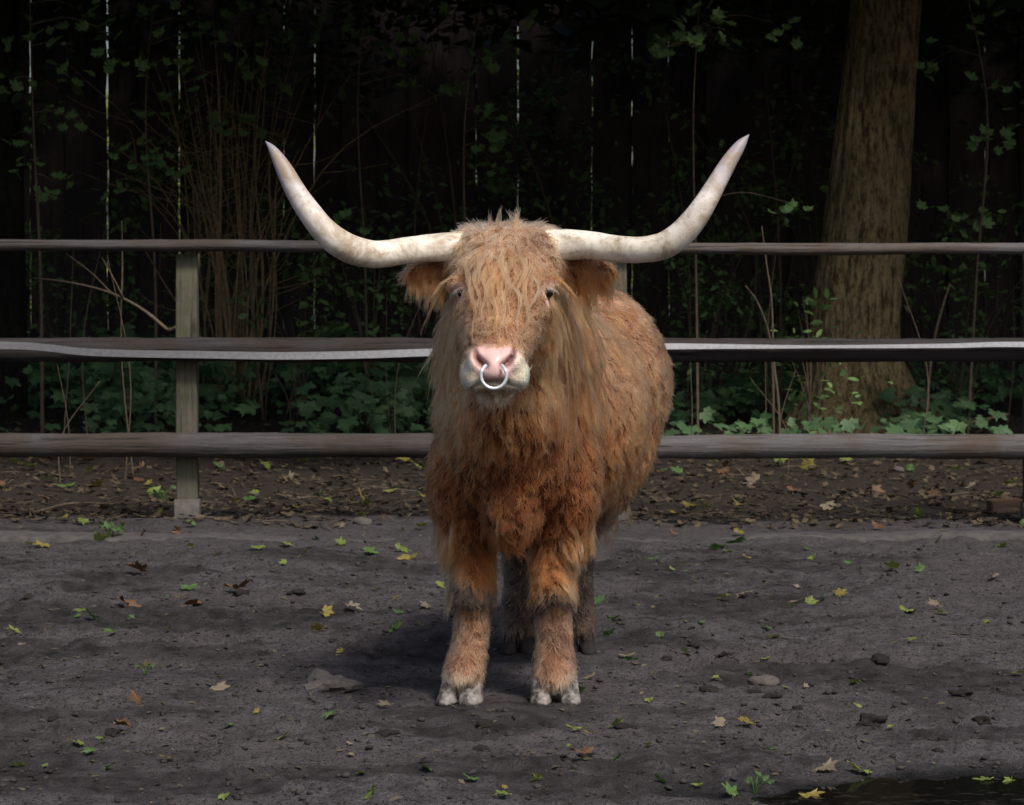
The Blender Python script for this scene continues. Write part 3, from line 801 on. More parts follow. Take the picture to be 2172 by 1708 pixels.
Ln = np.where((y < 8.3) & (z < 0.72) & (z > 0.45), np.minimum(Ln, 0.034), Ln); Ln = np.where(co, 0.036, Ln)
Ln = Ln * rng.uniform(0.75, 1.2, G)
lift = np.full(G, 0.48); lift = np.where(hd, 0.30, lift); lift = np.where(pl, 0.42, lift); lift = np.where(mz, 0.15, lift); lift = np.where(mk['lower'] > 0.5, 0.28, lift)
lift = np.where(lo & (mk['lower'] < 0.5), 0.5, lift)
lift = lift + 0.25 * nA
lift = np.where(mz, 0.06, lift)
grav = np.where(pl | mz, 0.2, 0.9)
gd = grow(roots, nor, flow, Ln, lift, grav, 7, 0.004, np.where(hd | mz | (mk['lower'] > 0.5), 0.15, 0.55)[:, None], 0.035)
cr = np.where(mz, 0.006, np.where(hd, 0.010, 0.015))
pts = children(gd, nor, KC, np.repeat(cr, KC), 0.34, 0.0045)
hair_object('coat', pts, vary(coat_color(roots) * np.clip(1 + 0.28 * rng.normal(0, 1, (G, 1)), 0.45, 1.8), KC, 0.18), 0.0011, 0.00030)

# --- longer locks: forelock, poll tuft, ear fringes, mane on the neck sides, leg feathers, beard
def locks(name, wt, g, k, L, flow_fn, lift, grav, steps, rad, tip, col_fn, off=0.008, wave=0.25, wavelen=0.09, r0=0.0010, frizz=0.004, pull=0.0):
    ro, no = sample(wt, g)
    fl = flow_fn(ro); Lg = rng.uniform(L[0], L[1], g)
    if name == 'ear_fringe': Lg *= np.clip(1.25 - 5.5 * np.clip(np.abs(ro[:, 0] + 0.015) - 0.16, 0, 1), 0.3, 1.25)
    gd = grow(ro, no, fl, Lg, np.full(g, lift) + rng.normal(0, 0.08, g), np.full(g, grav), steps, off, wave, wavelen, pull)
    pts = children(gd, no, k, np.full(g * k, rad), tip, frizz, (0.55, 1.0))
    c = col_fn(ro); hair_object(name, pts, vary(c, k, 0.16), r0, 0.00025)

cx_, cy_, cz_ = cenT.T
def const(*cs):
    cs = np.array(cs)
    def f(ro): 
        i = rng.integers(0, len(cs), len(ro)); return cs[i]
    return f
locks('forelock', bare * (np.abs(cx_ + 0.022) < 0.072) * (cz_ > 1.225) * (cz_ < 1.32) * (cy_ < 7.70), 44, 10, (0.08, 0.35),
      lambda r_: np.stack([(r_[:, 0] + 0.022) * 5.0 + rng.normal(0, 0.22, len(r_)), np.full(len(r_), -0.8), np.full(len(r_), -0.7)], -1), 0.50, 2.6, 18, 0.0065, 0.22,
      const((0.44, 0.215, 0.110), (0.55, 0.32, 0.175), (0.36, 0.165, 0.080)), 0.009, 0.34, 0.13, 0.0009, 0.004, 2.4)
locks('poll_tuft', (np.abs(cx_ + 0.03) < 0.05) * (cz_ > 1.345), 7, 14, (0.035, 0.065),
      lambda r_: np.stack([rng.normal(-0.2, 0.3, len(r_)), np.full(len(r_), -0.1), np.ones(len(r_))], -1), 1.2, -0.1, 8, 0.010, 0.25, const((0.387, 0.186, 0.093), (0.449, 0.240, 0.127)))
for s in (-1, 1):
    locks('ear_fringe', KT['ear'] * (np.sign(cx_) == s) * (cz_ < 1.255) * (np.abs(cx_ + 0.015) > 0.165), 60, 18, (0.04, 0.12 if s < 0 else 0.16),
          lambda r_: np.stack([np.full(len(r_), 0.20 * s), np.full(len(r_), -0.5), np.full(len(r_), -0.9)], -1), 0.25, 1.7, 10, 0.012, 0.35,
          const((0.294, 0.114, 0.041), (0.355, 0.150, 0.058), (0.232, 0.084, 0.030)), 0.006, 0.15, 0.1)
neck = (cz_ > 0.92) * (cz_ < 1.24) * (cy_ > 7.62) * (cy_ < 8.22) * (1 - KT['ear'])
locks('mane', neck * (cx_ > 0.095), 80, 11, (0.10, 0.32),
      lambda r_: np.stack([np.full(len(r_), 0.35) + rng.normal(0, 0.2, len(r_)), np.full(len(r_), -0.1), np.full(len(r_), -1.0)], -1), 0.40, 1.6, 14, 0.008, 0.20,
      const((0.34, 0.140, 0.046), (0.44, 0.215, 0.085), (0.26, 0.095, 0.030)), 0.010, 0.30, 0.12, 0.0009, 0.003)
locks('mane', neck * (cx_ < -0.12), 60, 11, (0.10, 0.22),
      lambda r_: np.stack([np.full(len(r_), -0.25) + rng.normal(0, 0.2, len(r_)), np.full(len(r_), -0.1), np.full(len(r_), -1.0)], -1), 0.38, 1.6, 14, 0.008, 0.22,
      const((0.34, 0.140, 0.046), (0.44, 0.215, 0.085), (0.26, 0.095, 0.030)), 0.010, 0.30, 0.12, 0.0009, 0.003)
locks('flank_hair', (cx_ > 0.18) * (cz_ > 0.86) * (cy_ > 8.1) * (cy_ < 8.9), 40, 11, (0.08, 0.22),
      lambda r_: np.stack([np.full(len(r_), 0.3), np.full(len(r_), 0.15), np.full(len(r_), -1.0)], -1), 0.35, 1.5, 12, 0.008, 0.20,
      const((0.34, 0.140, 0.046), (0.44, 0.215, 0.085), (0.26, 0.095, 0.030)), 0.010, 0.35, 0.10)
locks('beard', (np.abs(cx_ + 0.045) < 0.045) * (cz_ < 0.925) * (cz_ > 0.87) * (cy_ < 7.53), 34, 7, (0.02, 0.05),
      lambda r_: np.stack([rng.normal(0, 0.2, len(r_)), np.full(len(r_), -0.4), np.full(len(r_), -1.0)], -1), 0.6, 1.4, 8, 0.010, 0.25, const((0.22, 0.15, 0.085), (0.34, 0.25, 0.15)), 0.004, 0.15, 0.05, 0.0007)
# the short pale hair of the muzzle
ro, no = sample(KT['muzzle'] * np.clip(1 - 1.6 * KT['pad'], 0, 1) * (cz_ < 1.01), 1500)
fl = np.stack([(ro[:, 0] + 0.046) * 14, np.full(len(ro), 0.7), (ro[:, 2] - 0.985) * 16], -1)
gd = grow(ro, no, fl, rng.uniform(0.005, 0.009, len(ro)), np.full(len(ro), 0.16), np.full(len(ro), 0.5), 4, 0.0012)
hair_object('muzzle_hair', children(gd, no, 9, np.full(len(ro) * 9, 0.005), 0.8, 0.0012), vary(coat_color(ro), 9, 0.12), 0.00038, 0.00015)
locks('brisket_hair', (np.abs(cx_) < 0.17) * (cz_ < 0.56) * (cz_ > 0.42) * (cy_ < 8.3) * (cy_ > 7.8) * (np.abs(cx_) < 0.085), 50, 16, (0.04, 0.085),
      lambda r_: np.stack([rng.normal(0, 0.25, len(r_)), np.full(len(r_), -0.1), np.full(len(r_), -1.0)], -1), 0.4, 1.2, 9, 0.016, 0.35, const((0.208, 0.066, 0.022), (0.255, 0.084, 0.030)))
locks('leg_feather', (cy_ < 8.3) * (cz_ > 0.31) * (cz_ < 0.52) * (np.abs(cx_ - 0.004) > 0.135), 110, 24, (0.05, 0.10),
      lambda r_: np.stack([0.5 * np.sign(r_[:, 0]) + rng.normal(0, 0.2, len(r_)), np.full(len(r_), -0.25), np.full(len(r_), -1.0)], -1), 0.45, 0.9, 8, 0.014, 0.3, const((0.402, 0.204, 0.087), (0.341, 0.156, 0.063)), 0.006, 0.2, 0.07)
locks('belly_hair', (cz_ < 0.64) * (cz_ > 0.44) * (cy_ > 8.3) * (cy_ < 9.2), 120, 16, (0.035, 0.075),
      lambda r_: np.stack([rng.normal(0, 0.2, len(r_)), np.full(len(r_), 0.1), np.full(len(r_), -1.0)], -1), 0.3, 1.2, 8, 0.018, 0.3, const((0.232, 0.084, 0.030), (0.278, 0.108, 0.039)))
locks('tail_switch', (cy_ > 9.38) * (cz_ < 0.66), 40, 24, (0.14, 0.26),
      lambda r_: np.stack([rng.normal(0, 0.2, len(r_)), rng.normal(0, 0.2, len(r_)), np.full(len(r_), -1.0)], -1), 0.2, 1.2, 8, 0.015, 0.3, const((0.263, 0.102, 0.037), (0.324, 0.144, 0.054)))
# pale lashes
for q, s in zip(EYES, (-1, 1)):
    n = 12; t = np.linspace(-0.1, 1.0, n)
    root = np.stack([q.x - s * 0.010 + s * 0.017 * t, np.full(n, q.y - 0.016) + 0.010 * np.clip(t, 0, 1), q.z + 0.016 - 0.010 * t ** 2], -1)
    d = unit(np.stack([s * (0.5 + 0.4 * t), np.full(n, -0.5), np.full(n, 0.05)], -1) + rng.normal(0, 0.1, (n, 3)))
    ss = np.linspace(0, 1, 6)[None, :, None]
    pts = root[:, None] + d[:, None] * 0.018 * ss + np.array([s * 0.004, 0, -0.018])[None, None] * ss ** 2
    hair_object('eyelash', pts, np.clip(np.repeat(np.array([[0.75, 0.66, 0.55]]), n, 0) * rng.uniform(0.8, 1.1, (n, 1)), 0, 0.9), 0.0009, 0.0003)
# ------------------------------------------------------------------ board wall behind the wood
WY = 23.5
wall = empty('board_wall', (0, WY, 0.1), 'tall dark wall of upright boards with thin gaps of light between them', 'wall')
gaps = [(65, 1.8), (143, 0), (228, 3.2), (300, 0), (380, 2.6), (463, 1.6), (535, 0), (602, 1.8), (667, 2.4), (730, 0), (795, 0), (870, 0), (945, 0), (1010, 2), (1098, 2.4), (1175, 0), (1255, 3.6), (1340, 2), (1418, 1.8), (1500, 0), (1590, 0), (1680, 0), (1765, 1.0), (1855, 0), (1945, 0), (2015, 0), (2088, 3.2), (2165, 0)]
edges = []
x = atx(2165, WY)
for px, w in gaps: edges.append((atx(px, WY), 0.7 * w / FPX * WY))
while edges[0][0] > -9.5: edges.insert(0, (edges[0][0] - random.uniform(0.27, 0.36), random.choice((0, 0.008, 0.012, 0.005))))
while edges[-1][0] < 9.5: edges.append((edges[-1][0] + random.uniform(0.27, 0.36), random.choice((0, 0.008, 0.012, 0.005))))
for i in range(len(edges) - 1):
    x0 = edges[i][0] + (edges[i][1] or -0.03) / 2; x1 = edges[i + 1][0] - (edges[i + 1][1] or -0.03) / 2
    h = 3.75 + random.uniform(-0.06, 0.06); lean = random.uniform(-0.006, 0.006)
    bm = bmesh.new(); bmesh.ops.create_cube(bm, size=1.0, matrix=Matrix.Diagonal((x1 - x0, 0.026, h, 1)))
    bmesh.ops.subdivide_edges(bm, edges=[e for e in bm.edges if abs(e.verts[0].co.z - e.verts[1].co.z) > 1], cuts=26)
    for v_ in bm.verts:
        v_.co.x += lean * v_.co.z / 2 + random.uniform(-0.008, 0.008); v_.co.y += random.uniform(-0.003, 0.003)
    me = bpy.data.meshes.new('board'); bm.to_mesh(me); bm.free(); me.materials.append(MAT['board'])
    link('board', me, wall, ((x0 + x1) / 2, (-0.018 if i % 2 else 0.018), h / 2 - 0.15))
for zz in (0.45, 3.1):
    bm = bmesh.new(); bmesh.ops.create_cube(bm, size=1.0, matrix=Matrix.Diagonal((19, 0.06, 0.10, 1)))
    me = bpy.data.meshes.new('batten'); bm.to_mesh(me); bm.free(); me.materials.append(MAT['board'])
    link('batten', me, wall, (0, 0.068, zz))

# ------------------------------------------------------------------ leaves
def maple_mesh(name, mat, seed, curl=0.25, droop=0.2):
    rr = np.random.default_rng(seed)
    half = [(90, 1.0), (80, 0.70), (73, 0.74), (63, 0.56), (50, 0.82), (42, 0.94), (33, 0.72), (20, 0.56), (6, 0.66), (-8, 0.62), (-22, 0.44), (-52, 0.40), (-84, 0.10)]
    out = [(a, r) for a, r in half] + [(180 - a, r) for a, r in half[::-1] if a != 90]
    V = [(0, -0.02, 0.0)]
    sk = rr.uniform(0.85, 1.15)
    for a, r in out:
        r *= rr.uniform(0.90, 1.10); x_ = r * math.cos(R(a)) * sk; y_ = r * math.sin(R(a))
        z_ = curl * (abs(x_) ** 1.6) * rr.uniform(0.4, 1.2) - droop * y_ * y_ * rr.uniform(0.3, 1.1) + rr.uniform(-0.05, 0.05)
        V.append((x_, y_, z_))
    n = len(out)
    F = [(0, 1 + (i + 1) % n, 1 + i) for i in range(n)]
    b = len(V)                                                  # leaf stalk
    V += [(-0.015, -0.1, 0.0), (0.015, -0.1, 0.0), (0.05, -0.55, 0.06 * rr.uniform(-1, 2)), (0.02, -0.56, 0.02)]
    F.append((b, b + 1, b + 2, b + 3))
    return mesh_np(name, np.array(V) * 0.5, F, mat, False)

def ovate_vf(rr=None):
    V = np.array([(0, -0.5, 0), (0.20, -0.25, 0.03), (0.26, 0.02, 0.04), (0.15, 0.32, 0.0), (0, 0.52, -0.06), (-0.15, 0.32, 0.0), (-0.26, 0.02, 0.04), (-0.20, -0.25, 0.03), (0, 0.02, -0.02)])
    F = [(8, 0, 1), (8, 1, 2), (8, 2, 3), (8, 3, 4), (8, 4, 5), (8, 5, 6), (8, 6, 7), (8, 7, 0)]
    return V, np.array(F)
def quad_leaf_vf():
    V = np.array([(0, -0.5, 0), (0.27, 0.0, 0.05), (0, 0.5, -0.04), (-0.27, 0.0, 0.05)]); return V, np.array([(0, 1, 2), (0, 2, 3)])
def maple_vf(seed=0):
    me = maple_mesh('tmp', None, seed); V = np.array([v.co[:] for v in me.vertices]); F = [tuple(p.vertices) for p in me.polygons if len(p.vertices) == 3]
    bpy.data.meshes.remove(me); return V, np.array(F)

def rand_rot(n, tilt, rr, az=None):
    """rotation matrices: random heading, then tilted off the horizontal by about `tilt`"""
    a = rr.random(n) * 2 * math.pi if az is None else az; t = rr.normal(0, 1, n) * tilt; u = rr.random(n) * 2 * math.pi
    ca, sa = np.cos(a), np.sin(a); Z = np.zeros((n, 3, 3)); Z[:, 0, 0] = ca; Z[:, 0, 1] = -sa; Z[:, 1, 0] = sa; Z[:, 1, 1] = ca; Z[:, 2, 2] = 1
    k = np.stack([np.cos(u), np.sin(u), 0 * u], -1); Kx = np.zeros((n, 3, 3))
    Kx[:, 0, 2] = k[:, 1]; Kx[:, 1, 2] = -k[:, 0]; Kx[:, 2, 0] = -k[:, 1]; Kx[:, 2, 1] = k[:, 0]
    I = np.eye(3)[None]; Rk = I + np.sin(t)[:, None, None] * Kx + (1 - np.cos(t))[:, None, None] * (Kx @ Kx)
    return Rk @ Z
def tilt_to(n, toward, rr):
    """extra lean of leaves so that their faces look toward a direction"""
    return None
def scatter_mesh(name, vf, C, S, Rm, mat):
    V, F = vf; n = len(C)
    VV = np.einsum('nij,vj->nvi', Rm, V) * np.asarray(S)[:, None, None] + np.asarray(C)[:, None, :]
    FF = F[None] + (np.arange(n) * len(V))[:, None, None]
    return mesh_np(name, VV.reshape(-1, 3), FF.reshape(-1, F.shape[1]), mat, False)

# ------------------------------------------------------------------ the two trees
def mat_bark(name, lo, mid, hi, green):
    m = M(name, 0.9, 0.2)
    v = m.coord((9, 9, 2.2)); n1 = m.noise(3.2, 7, 0.72, v); v2 = m.coord(); n2_ = m.noise(1.4, 4, 0.6, v2); n3_ = m.noise(45, 4, 0.7, m.coord((1, 1, 0.6)))
    c = m.ramp(n1, [(0.39, lo), (0.49, mid), (0.63, hi)])
    c = m.mix(m.ramp(n2_, [(0.45, 0.0), (0.62, green)]), c, (0.075, 0.080, 0.030))
    c = m.mix(m.ramp(n3_, [(0.38, 0.65), (0.47, 0.0)]), c, lo)
    m.col(c); return m.bump(m.math('ADD', n1, m.math('MULTIPLY', n3_, 0.7)), 1.0, 0.045).m
MAT['bark'] = mat_bark('bark', (0.070, 0.050, 0.024), (0.30, 0.220, 0.112), (0.44, 0.335, 0.18), 0.45)
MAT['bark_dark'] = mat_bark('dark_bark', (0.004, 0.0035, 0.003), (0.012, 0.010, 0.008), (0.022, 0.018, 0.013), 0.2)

def trunk_mesh(prof, mat, base, flute=0.35, seg=150, seed=0):
    """prof rows: z, x, y, radius, flare weight"""
    pr = resample(prof, 90); rr = np.random.default_rng(seed); ph = rr.random(6) * 6.28
    V = []
    for zc, xc, yc, r, fl in pr:
        for k in range(seg):
            a = 2 * math.pi * k / seg
            lobe = 0.5 * math.cos(3 * a + ph[0]) + 0.35 * math.cos(5 * a + ph[1]) + 0.25 * math.cos(8 * a + ph[2])
            rk = r * (1 + flute * max(fl, 0.06) * lobe + 0.03 * mnoise.noise(Vector((math.cos(a) * 2, math.sin(a) * 2, zc * 0.9 + seed))) + 0.055 * mnoise.noise(Vector((math.cos(a) * 11, math.sin(a) * 11, zc * 0.8))) + 0.022 * mnoise.noise(Vector((math.cos(a) * 26, math.sin(a) * 26, zc * 3.0))))
            V.append((xc + rk * math.cos(a), yc + rk * math.sin(a), zc))
    n = len(pr); F = [(i * seg + k, i * seg + (k + 1) % seg, (i + 1) * seg + (k + 1) % seg, (i + 1) * seg + k) for i in range(n - 1) for k in range(seg)]
    F.append(tuple((n - 1) * seg + k for k in range(seg)))
    return mesh_np('trunk', np.array(V) - np.array(base), F, mat)

def crown(tree, c, rad, n, size, seed, floor_fn, mat='canopy'):
    rr = np.random.default_rng(seed); C = []
    # leaf clumps spread through the crown's volume
    nc = 260; cl = rr.normal(0, 1, (nc, 3)); cl = cl / np.linalg.norm(cl, axis=1)[:, None] * (rr.random(nc) ** 0.45)[:, None] * np.array(rad) + np.array(c)
    sl = rr.uniform(-1, 1, (900, 2)); sl = sl[(sl ** 2).sum(1) < 1] * np.array(rad[:2]) + np.array(c[:2])       # unseen lower boughs, added to shade the trunk and background
    slz = floor_fn(sl[:, 0], sl[:, 1]) + 0.25 + 1.3 * rr.random(len(sl)); cl = np.concatenate([cl, np.column_stack([sl, slz])]); nc = len(cl)
    i = rr.integers(0, nc, n); Pn = cl[i] + rr.normal(0, 1, (n, 3)) * np.array([0.55, 0.55, 0.30])
    keep = (Pn[:, 2] > floor_fn(Pn[:, 0], Pn[:, 1])) & (Pn[:, 1] > 14.2 + 1.3 * sstep(0.0, 1.5, Pn[:, 0]) * sstep(6.0, 4.5, Pn[:, 0]) + 1.0 * vnoise(Pn[:, 0] * 0.7, Pn[:, 2] * 0.7, 57)); Pn = Pn[keep]  # crown's front edge cut to set how much sky lights the background
    me = scatter_mesh('crown', quad_leaf_vf(), Pn - np.array(tree.location), rr.uniform(0.7, 1.3, len(Pn)) * size, rand_rot(len(Pn), 0.6, rr), MAT[mat])
    return tag(link('crown', me, tree), kind='stuff')

def limbs(tree, start, ends, r0, mat, seed):
    rr = np.random.default_rng(seed)
    for e in ends:
        s0 = np.array(start); e = np.array(e); mid = s0 + (e - s0) * 0.5 + np.array([0, 0, 0.35]) + rr.normal(0, 0.15, 3)
        q = resample(np.array([s0, mid, e]), 14); V, F = frame_tube(q, np.linspace(r0, r0 * 0.2, 14), 10, wob=0.1, seed=seed)
        link('limb', mesh_np('limb', V - np.array(tree.location), F, mat), tree)

def floor_main(x_, y_):
    f = 2.70 + 0.055 * (y_ - 14.5) + 0.35 * sstep(1.5, -1.5, x_) + 0.18 * vnoise(x_ * 0.8, y_ * 0.8, 51)  # underside of the foliage shaped low to shade the upper trunk
    # toward the wall the foliage hangs lower
    return f - 0.6 * sstep(17.5, 21.5, y_) * (0.55 + 0.9 * vnoise(x_ * 0.55, y_ * 0.5, 52))

TB = (atx(1822, 18.4), 18.4, 0.05)
tree = empty('beech_tree', TB, 'thick grey brown tree trunk with flared roots standing behind the fence', 'tree', None)
def tp(py, px, wpx): 
    d = 18.4; return (CAM_H - (py - HY) / FPX * d, atx(px, d), d, wpx / 2 / FPX * d)
prof = [(-0.35, TB[0], TB[1], 0.60, 1.0)]
for py, px, w, fl in ((915, 1825, 350, 1.0), (880, 1822, 300, 0.85), (840, 1816, 250, 0.6), (790, 1810, 214, 0.38), (730, 1808, 190, 0.2), (620, 1815, 184, 0.12), (500, 1832, 178, 0.09), (350, 1846, 168, 0.07), (200, 1860, 158, 0.06), (50, 1874, 150, 0.05)):
    prof.append((*tp(py, px, w), fl))
prof += [(3.6, 2.52, 18.4, 0.215, 0.04), (5.2, 2.66, 18.35, 0.19, 0.03), (7.5, 2.75, 18.3, 0.12, 0.03)]
link('trunk', trunk_mesh(np.array(prof), MAT['bark'], TB, seed=3), tree)
limbs(tree, (2.6, 18.4, 4.4), [(6.0, 17.0, 6.0), (0.2, 15.0, 5.8), (3.8, 14.2, 6.0), (4.8, 21.5, 6.0), (1.0, 21.3, 6.2)], 0.10, MAT['bark'], 5)
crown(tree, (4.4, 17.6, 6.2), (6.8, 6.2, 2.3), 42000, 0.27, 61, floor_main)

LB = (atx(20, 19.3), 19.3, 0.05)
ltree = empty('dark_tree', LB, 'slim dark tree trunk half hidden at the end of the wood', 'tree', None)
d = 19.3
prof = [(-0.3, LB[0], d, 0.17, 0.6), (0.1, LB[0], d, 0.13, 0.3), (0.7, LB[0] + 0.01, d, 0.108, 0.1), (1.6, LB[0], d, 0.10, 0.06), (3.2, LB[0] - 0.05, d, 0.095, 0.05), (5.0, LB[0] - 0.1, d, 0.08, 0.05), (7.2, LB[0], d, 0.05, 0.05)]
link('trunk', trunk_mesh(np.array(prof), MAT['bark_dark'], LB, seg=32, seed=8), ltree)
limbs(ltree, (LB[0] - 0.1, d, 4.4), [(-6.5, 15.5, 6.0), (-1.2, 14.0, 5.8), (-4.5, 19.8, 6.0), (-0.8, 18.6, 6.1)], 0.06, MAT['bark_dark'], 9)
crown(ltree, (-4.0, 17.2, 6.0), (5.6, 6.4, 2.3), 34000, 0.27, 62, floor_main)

def low_foliage(tree, x0, x1, n, seed):
    rr = np.random.default_rng(seed); nc = n // 22
    cl = np.stack([rr.uniform(x0, x1, nc), rr.uniform(19.0, 23.1, nc), 2.05 + 1.9 * rr.random(nc) ** 0.8], -1)
    cl = cl[rr.random(nc) < np.clip(0.55 + 1.3 * vnoise(cl[:, 0] * 0.7, cl[:, 2] * 1.1, 55) + 0.35 * (cl[:, 2] - 2.7), 0.04, 1)]
    i = rr.integers(0, len(cl), n); C = cl[i] + rr.normal(0, 1, (n, 3)) * np.array([0.20, 0.18, 0.13])
    tag(link('hanging_foliage', scatter_mesh('hanging_foliage', ovate_vf(), C - np.array(tree.location), rr.uniform(0.6, 1.3, n) * 0.105, rand_rot(n, 0.8, rr), MAT['canopy']), tree), kind='stuff')
low_foliage(tree, -0.6, 6.0, 4200, 65); low_foliage(ltree, -6.0, 0.4, 4600, 66)

# ------------------------------------------------------------------ sunlit hedge beyond the wall, seen only through the gaps
hedge = empty('hedge', (0, 44, 0), 'sunlit yellow green hedge glimpsed through the gaps in the board wall', 'hedge')
rr = np.random.default_rng(71); n = 16000
Xh = rr.uniform(-12, 12, n); th = rr.random(n) * math.pi
top = 4.4 + 2.0 * vnoise(Xh * 0.6, Xh * 0, 72)
Ph = np.stack([Xh, -0.9 * np.cos(th) * (0.75 + 0.25 * rr.random(n)), np.abs(np.sin(th)) * top * (0.8 + 0.2 * rr.random(n)) ], -1)
Ph[:, 2] = np.where(rr.random(n) < 0.5, rr.random(n) * top, Ph[:, 2]); 
tag(link('foliage', scatter_mesh('foliage', quad_leaf_vf(), Ph, rr.uniform(0.15, 0.3, n), rand_rot(n, 1.0, rr), MAT['hedge']), hedge), kind='stuff')

# ------------------------------------------------------------------ undergrowth
def stem_tube(P, r0, r1, seg=6, seed=0, n=14):
    q = resample(np.array(P), n); return frame_tube(q, np.linspace(r0, r1, n), seg, wob=0.15, seed=seed)

# many-stemmed shrub behind the left-hand bay
SB = Vector((atx(490, 20.3), 20.3, gz(atx(490, 20.3), 20.3)))
shrub = empty('coppiced_shrub', SB, 'bare many stemmed shrub fanning upward behind the fence', 'shrub')
rr = np.random.default_rng(81)
for k in range(46):
    bx, by = rr.normal(0, 0.11), rr.normal(0, 0.09)
    u = rr.normal(0, 1); spread = 0.35 + 0.65 * rr.random()
    h = rr.uniform(1.3, 3.2); tx = bx * 2.0 + u * 0.33 * spread * h / 1.6; ty = by * 2 + rr.normal(0, 0.25)
    P_ = [(bx, by, -0.05), (bx * 1.3 + 0.12 * (tx - bx), by + 0.1 * ty, h * 0.3), (bx + 0.42 * (tx - bx) + rr.normal(0, 0.05), by + 0.5 * ty, h * 0.65), (tx, ty, h - 0.25 * abs(tx))]
    r0 = rr.uniform(0.005, 0.012) if k > 3 else rr.uniform(0.016, 0.026)
    parts_ = [stem_tube(P_, r0, 0.0025, seed=k)]
    q = resample(np.array(P_), 14)
    for _ in range(3):                                     # side twigs
        i = rr.integers(6, 13); e = q[i] + np.array([rr.normal(0, 0.28), rr.normal(0, 0.15), rr.uniform(0.05, 0.4)])
        parts_.append(stem_tube([q[i], (q[i] + e) / 2 + rr.normal(0, 0.03, 3), e], 0.0035, 0.0015, 5, k, 7))
    V, F = join_vf(parts_)
    link('stem', mesh_np('stem', V, F, MAT['stem_tan']), shrub)

MAPLE = [maple_mesh('leaf', MAT['shrub_leaf'], s, 0.2, 0.35) for s in (1, 2, 3)]
def sapling(name, px, d, top_py, clusters, label, r0=0.012, group=None, mat='twig', leaf_meshes=None, lsize=0.125, seed=0):
    rr = np.random.default_rng(seed + 500); x0 = atx(px, d); base = Vector((x0, d, gz(x0, d)))
    o = empty(name, base, label, 'sapling', group)
    top = at(px + rr.normal(0, 25), top_py, d) - base
    mid = [Vector((0, 0, -0.05)), Vector((top.x * 0.25 + rr.normal(0, 0.05), rr.normal(0, 0.05), top.z * 0.35)), Vector((top.x * 0.6 + rr.normal(0, 0.06), rr.normal(0, 0.05), top.z * 0.7)), top]
    V, F = stem_tube([tuple(p) for p in mid], r0, 0.003, 7, seed, 20); link('stem', mesh_np('stem', V, F, MAT[mat]), o)
    q = resample(np.array([tuple(p) for p in mid]), 40)
    for cxp, cyp, cnt, spr in clusters:
        dd = d + rr.normal(0, 0.25); c = np.array(at(cxp, cyp, dd) - base)
        i = int(np.argmin(np.abs(q[:, 2] - (c[2] + 0.05)) + 0.01 * np.arange(40)[::-1] * 0)); s0 = q[min(i, 38)]
        e = c + np.array([0, 0, 0.03]); md = (s0 + e) / 2 + np.array([0, 0, 0.12 * np.linalg.norm(e - s0)])
        V, F = stem_tube([s0, md, e], 0.005, 0.0018, 5, seed, 10); b = link('branch', mesh_np('branch', V, F, MAT[mat]), o)
        for _ in range(cnt):
            sp = spr / FPX * d
            p = c + np.array([rr.normal(0, sp), rr.normal(0, sp), rr.normal(0, sp * 0.6)])
            l = link('leaf', random.choice(leaf_meshes or MAPLE), b, p, (R(rr.normal(48, 22)), R(rr.normal(0, 22)), R(rr.normal(180 if rr.random() < 0.0 else 0, 60))), lsize * rr.uniform(0.65, 1.25))
    return o
SG = 'maple saplings under the trees'
sapling('maple_sapling', 90, 17.5, -60, [(60, 60, 9, 45), (160, 120, 9, 40), (20, 180, 8, 30), (150, 260, 8, 35), (60, 350, 9, 40), (110, 395, 7, 30), (170, 30, 8, 40), (25, 300, 5, 20), (230, 75, 6, 30)],
        'maple sapling with dim green leaves beside the slim dark trunk', 0.014, SG, seed=1)
sapling('maple_sapling', 330, 18.0, -60, [(300, 130, 8, 40), (340, 20, 9, 45), (420, 60, 9, 40), (290, 325, 9, 35), (350, 360, 8, 30), (320, 230, 6, 30), (400, 150, 7, 30), (210, 415, 5, 22), (480, 15, 8, 40), (510, 105, 6, 30)],
        'maple sapling leafing above the many stemmed shrub', 0.012, SG, seed=2)
sapling('maple_sapling', 560, 19.0, -60, [(600, 90, 7, 22), (560, 20, 9, 45), (470, 265, 8, 25), (610, 190, 4, 15), (545, 270, 6, 25), (660, 50, 8, 45), (540, 160, 6, 30)],
        'maple sapling whose branches cross the shrub stems', 0.011, SG, seed=3)
sapling('maple_sapling', 780, 18.5, -60, [(845, 110, 10, 25), (865, 175, 6, 14), (900, 120, 5, 20), (740, 470, 7, 18), (760, 40, 8, 45), (905, 30, 8, 45), (960, 195, 7, 25)],
        'maple sapling with a pale green spray hanging in the open', 0.010, SG, seed=4)
sapling('maple_sapling', 1000, 18.0, -60, [(1020, 245, 8, 16), (1050, 285, 10, 20), (1035, 320, 6, 16), (1050, 355, 4, 14), (960, 190, 6, 22), (1100, 60, 8, 50), (1010, 120, 6, 30)],
        'maple sapling with leaves drooping above the bull', 0.010, SG, seed=5)
sapling('maple_sapling', 1480, 17.0, -60, [(1420, 95, 12, 22), (1400, 115, 8, 14), (1470, 70, 7, 28), (1560, 90, 7, 40), (1500, 30, 8, 40), (1640, 60, 7, 40), (1670, 440, 6, 26)],
        'maple sapling with a pale leaf bunch near the thick tree', 0.010, SG, seed=6)
sapling('maple_sapling', 2050, 17.5, -60, [(1960, 150, 5, 18), (2080, 60, 7, 40), (2110, 300, 7, 45), (2020, 420, 7, 40), (2140, 200, 7, 40), (2060, 480, 5, 25)],
        'maple sapling standing on the far side of the thick tree', 0.010, SG, seed=7)

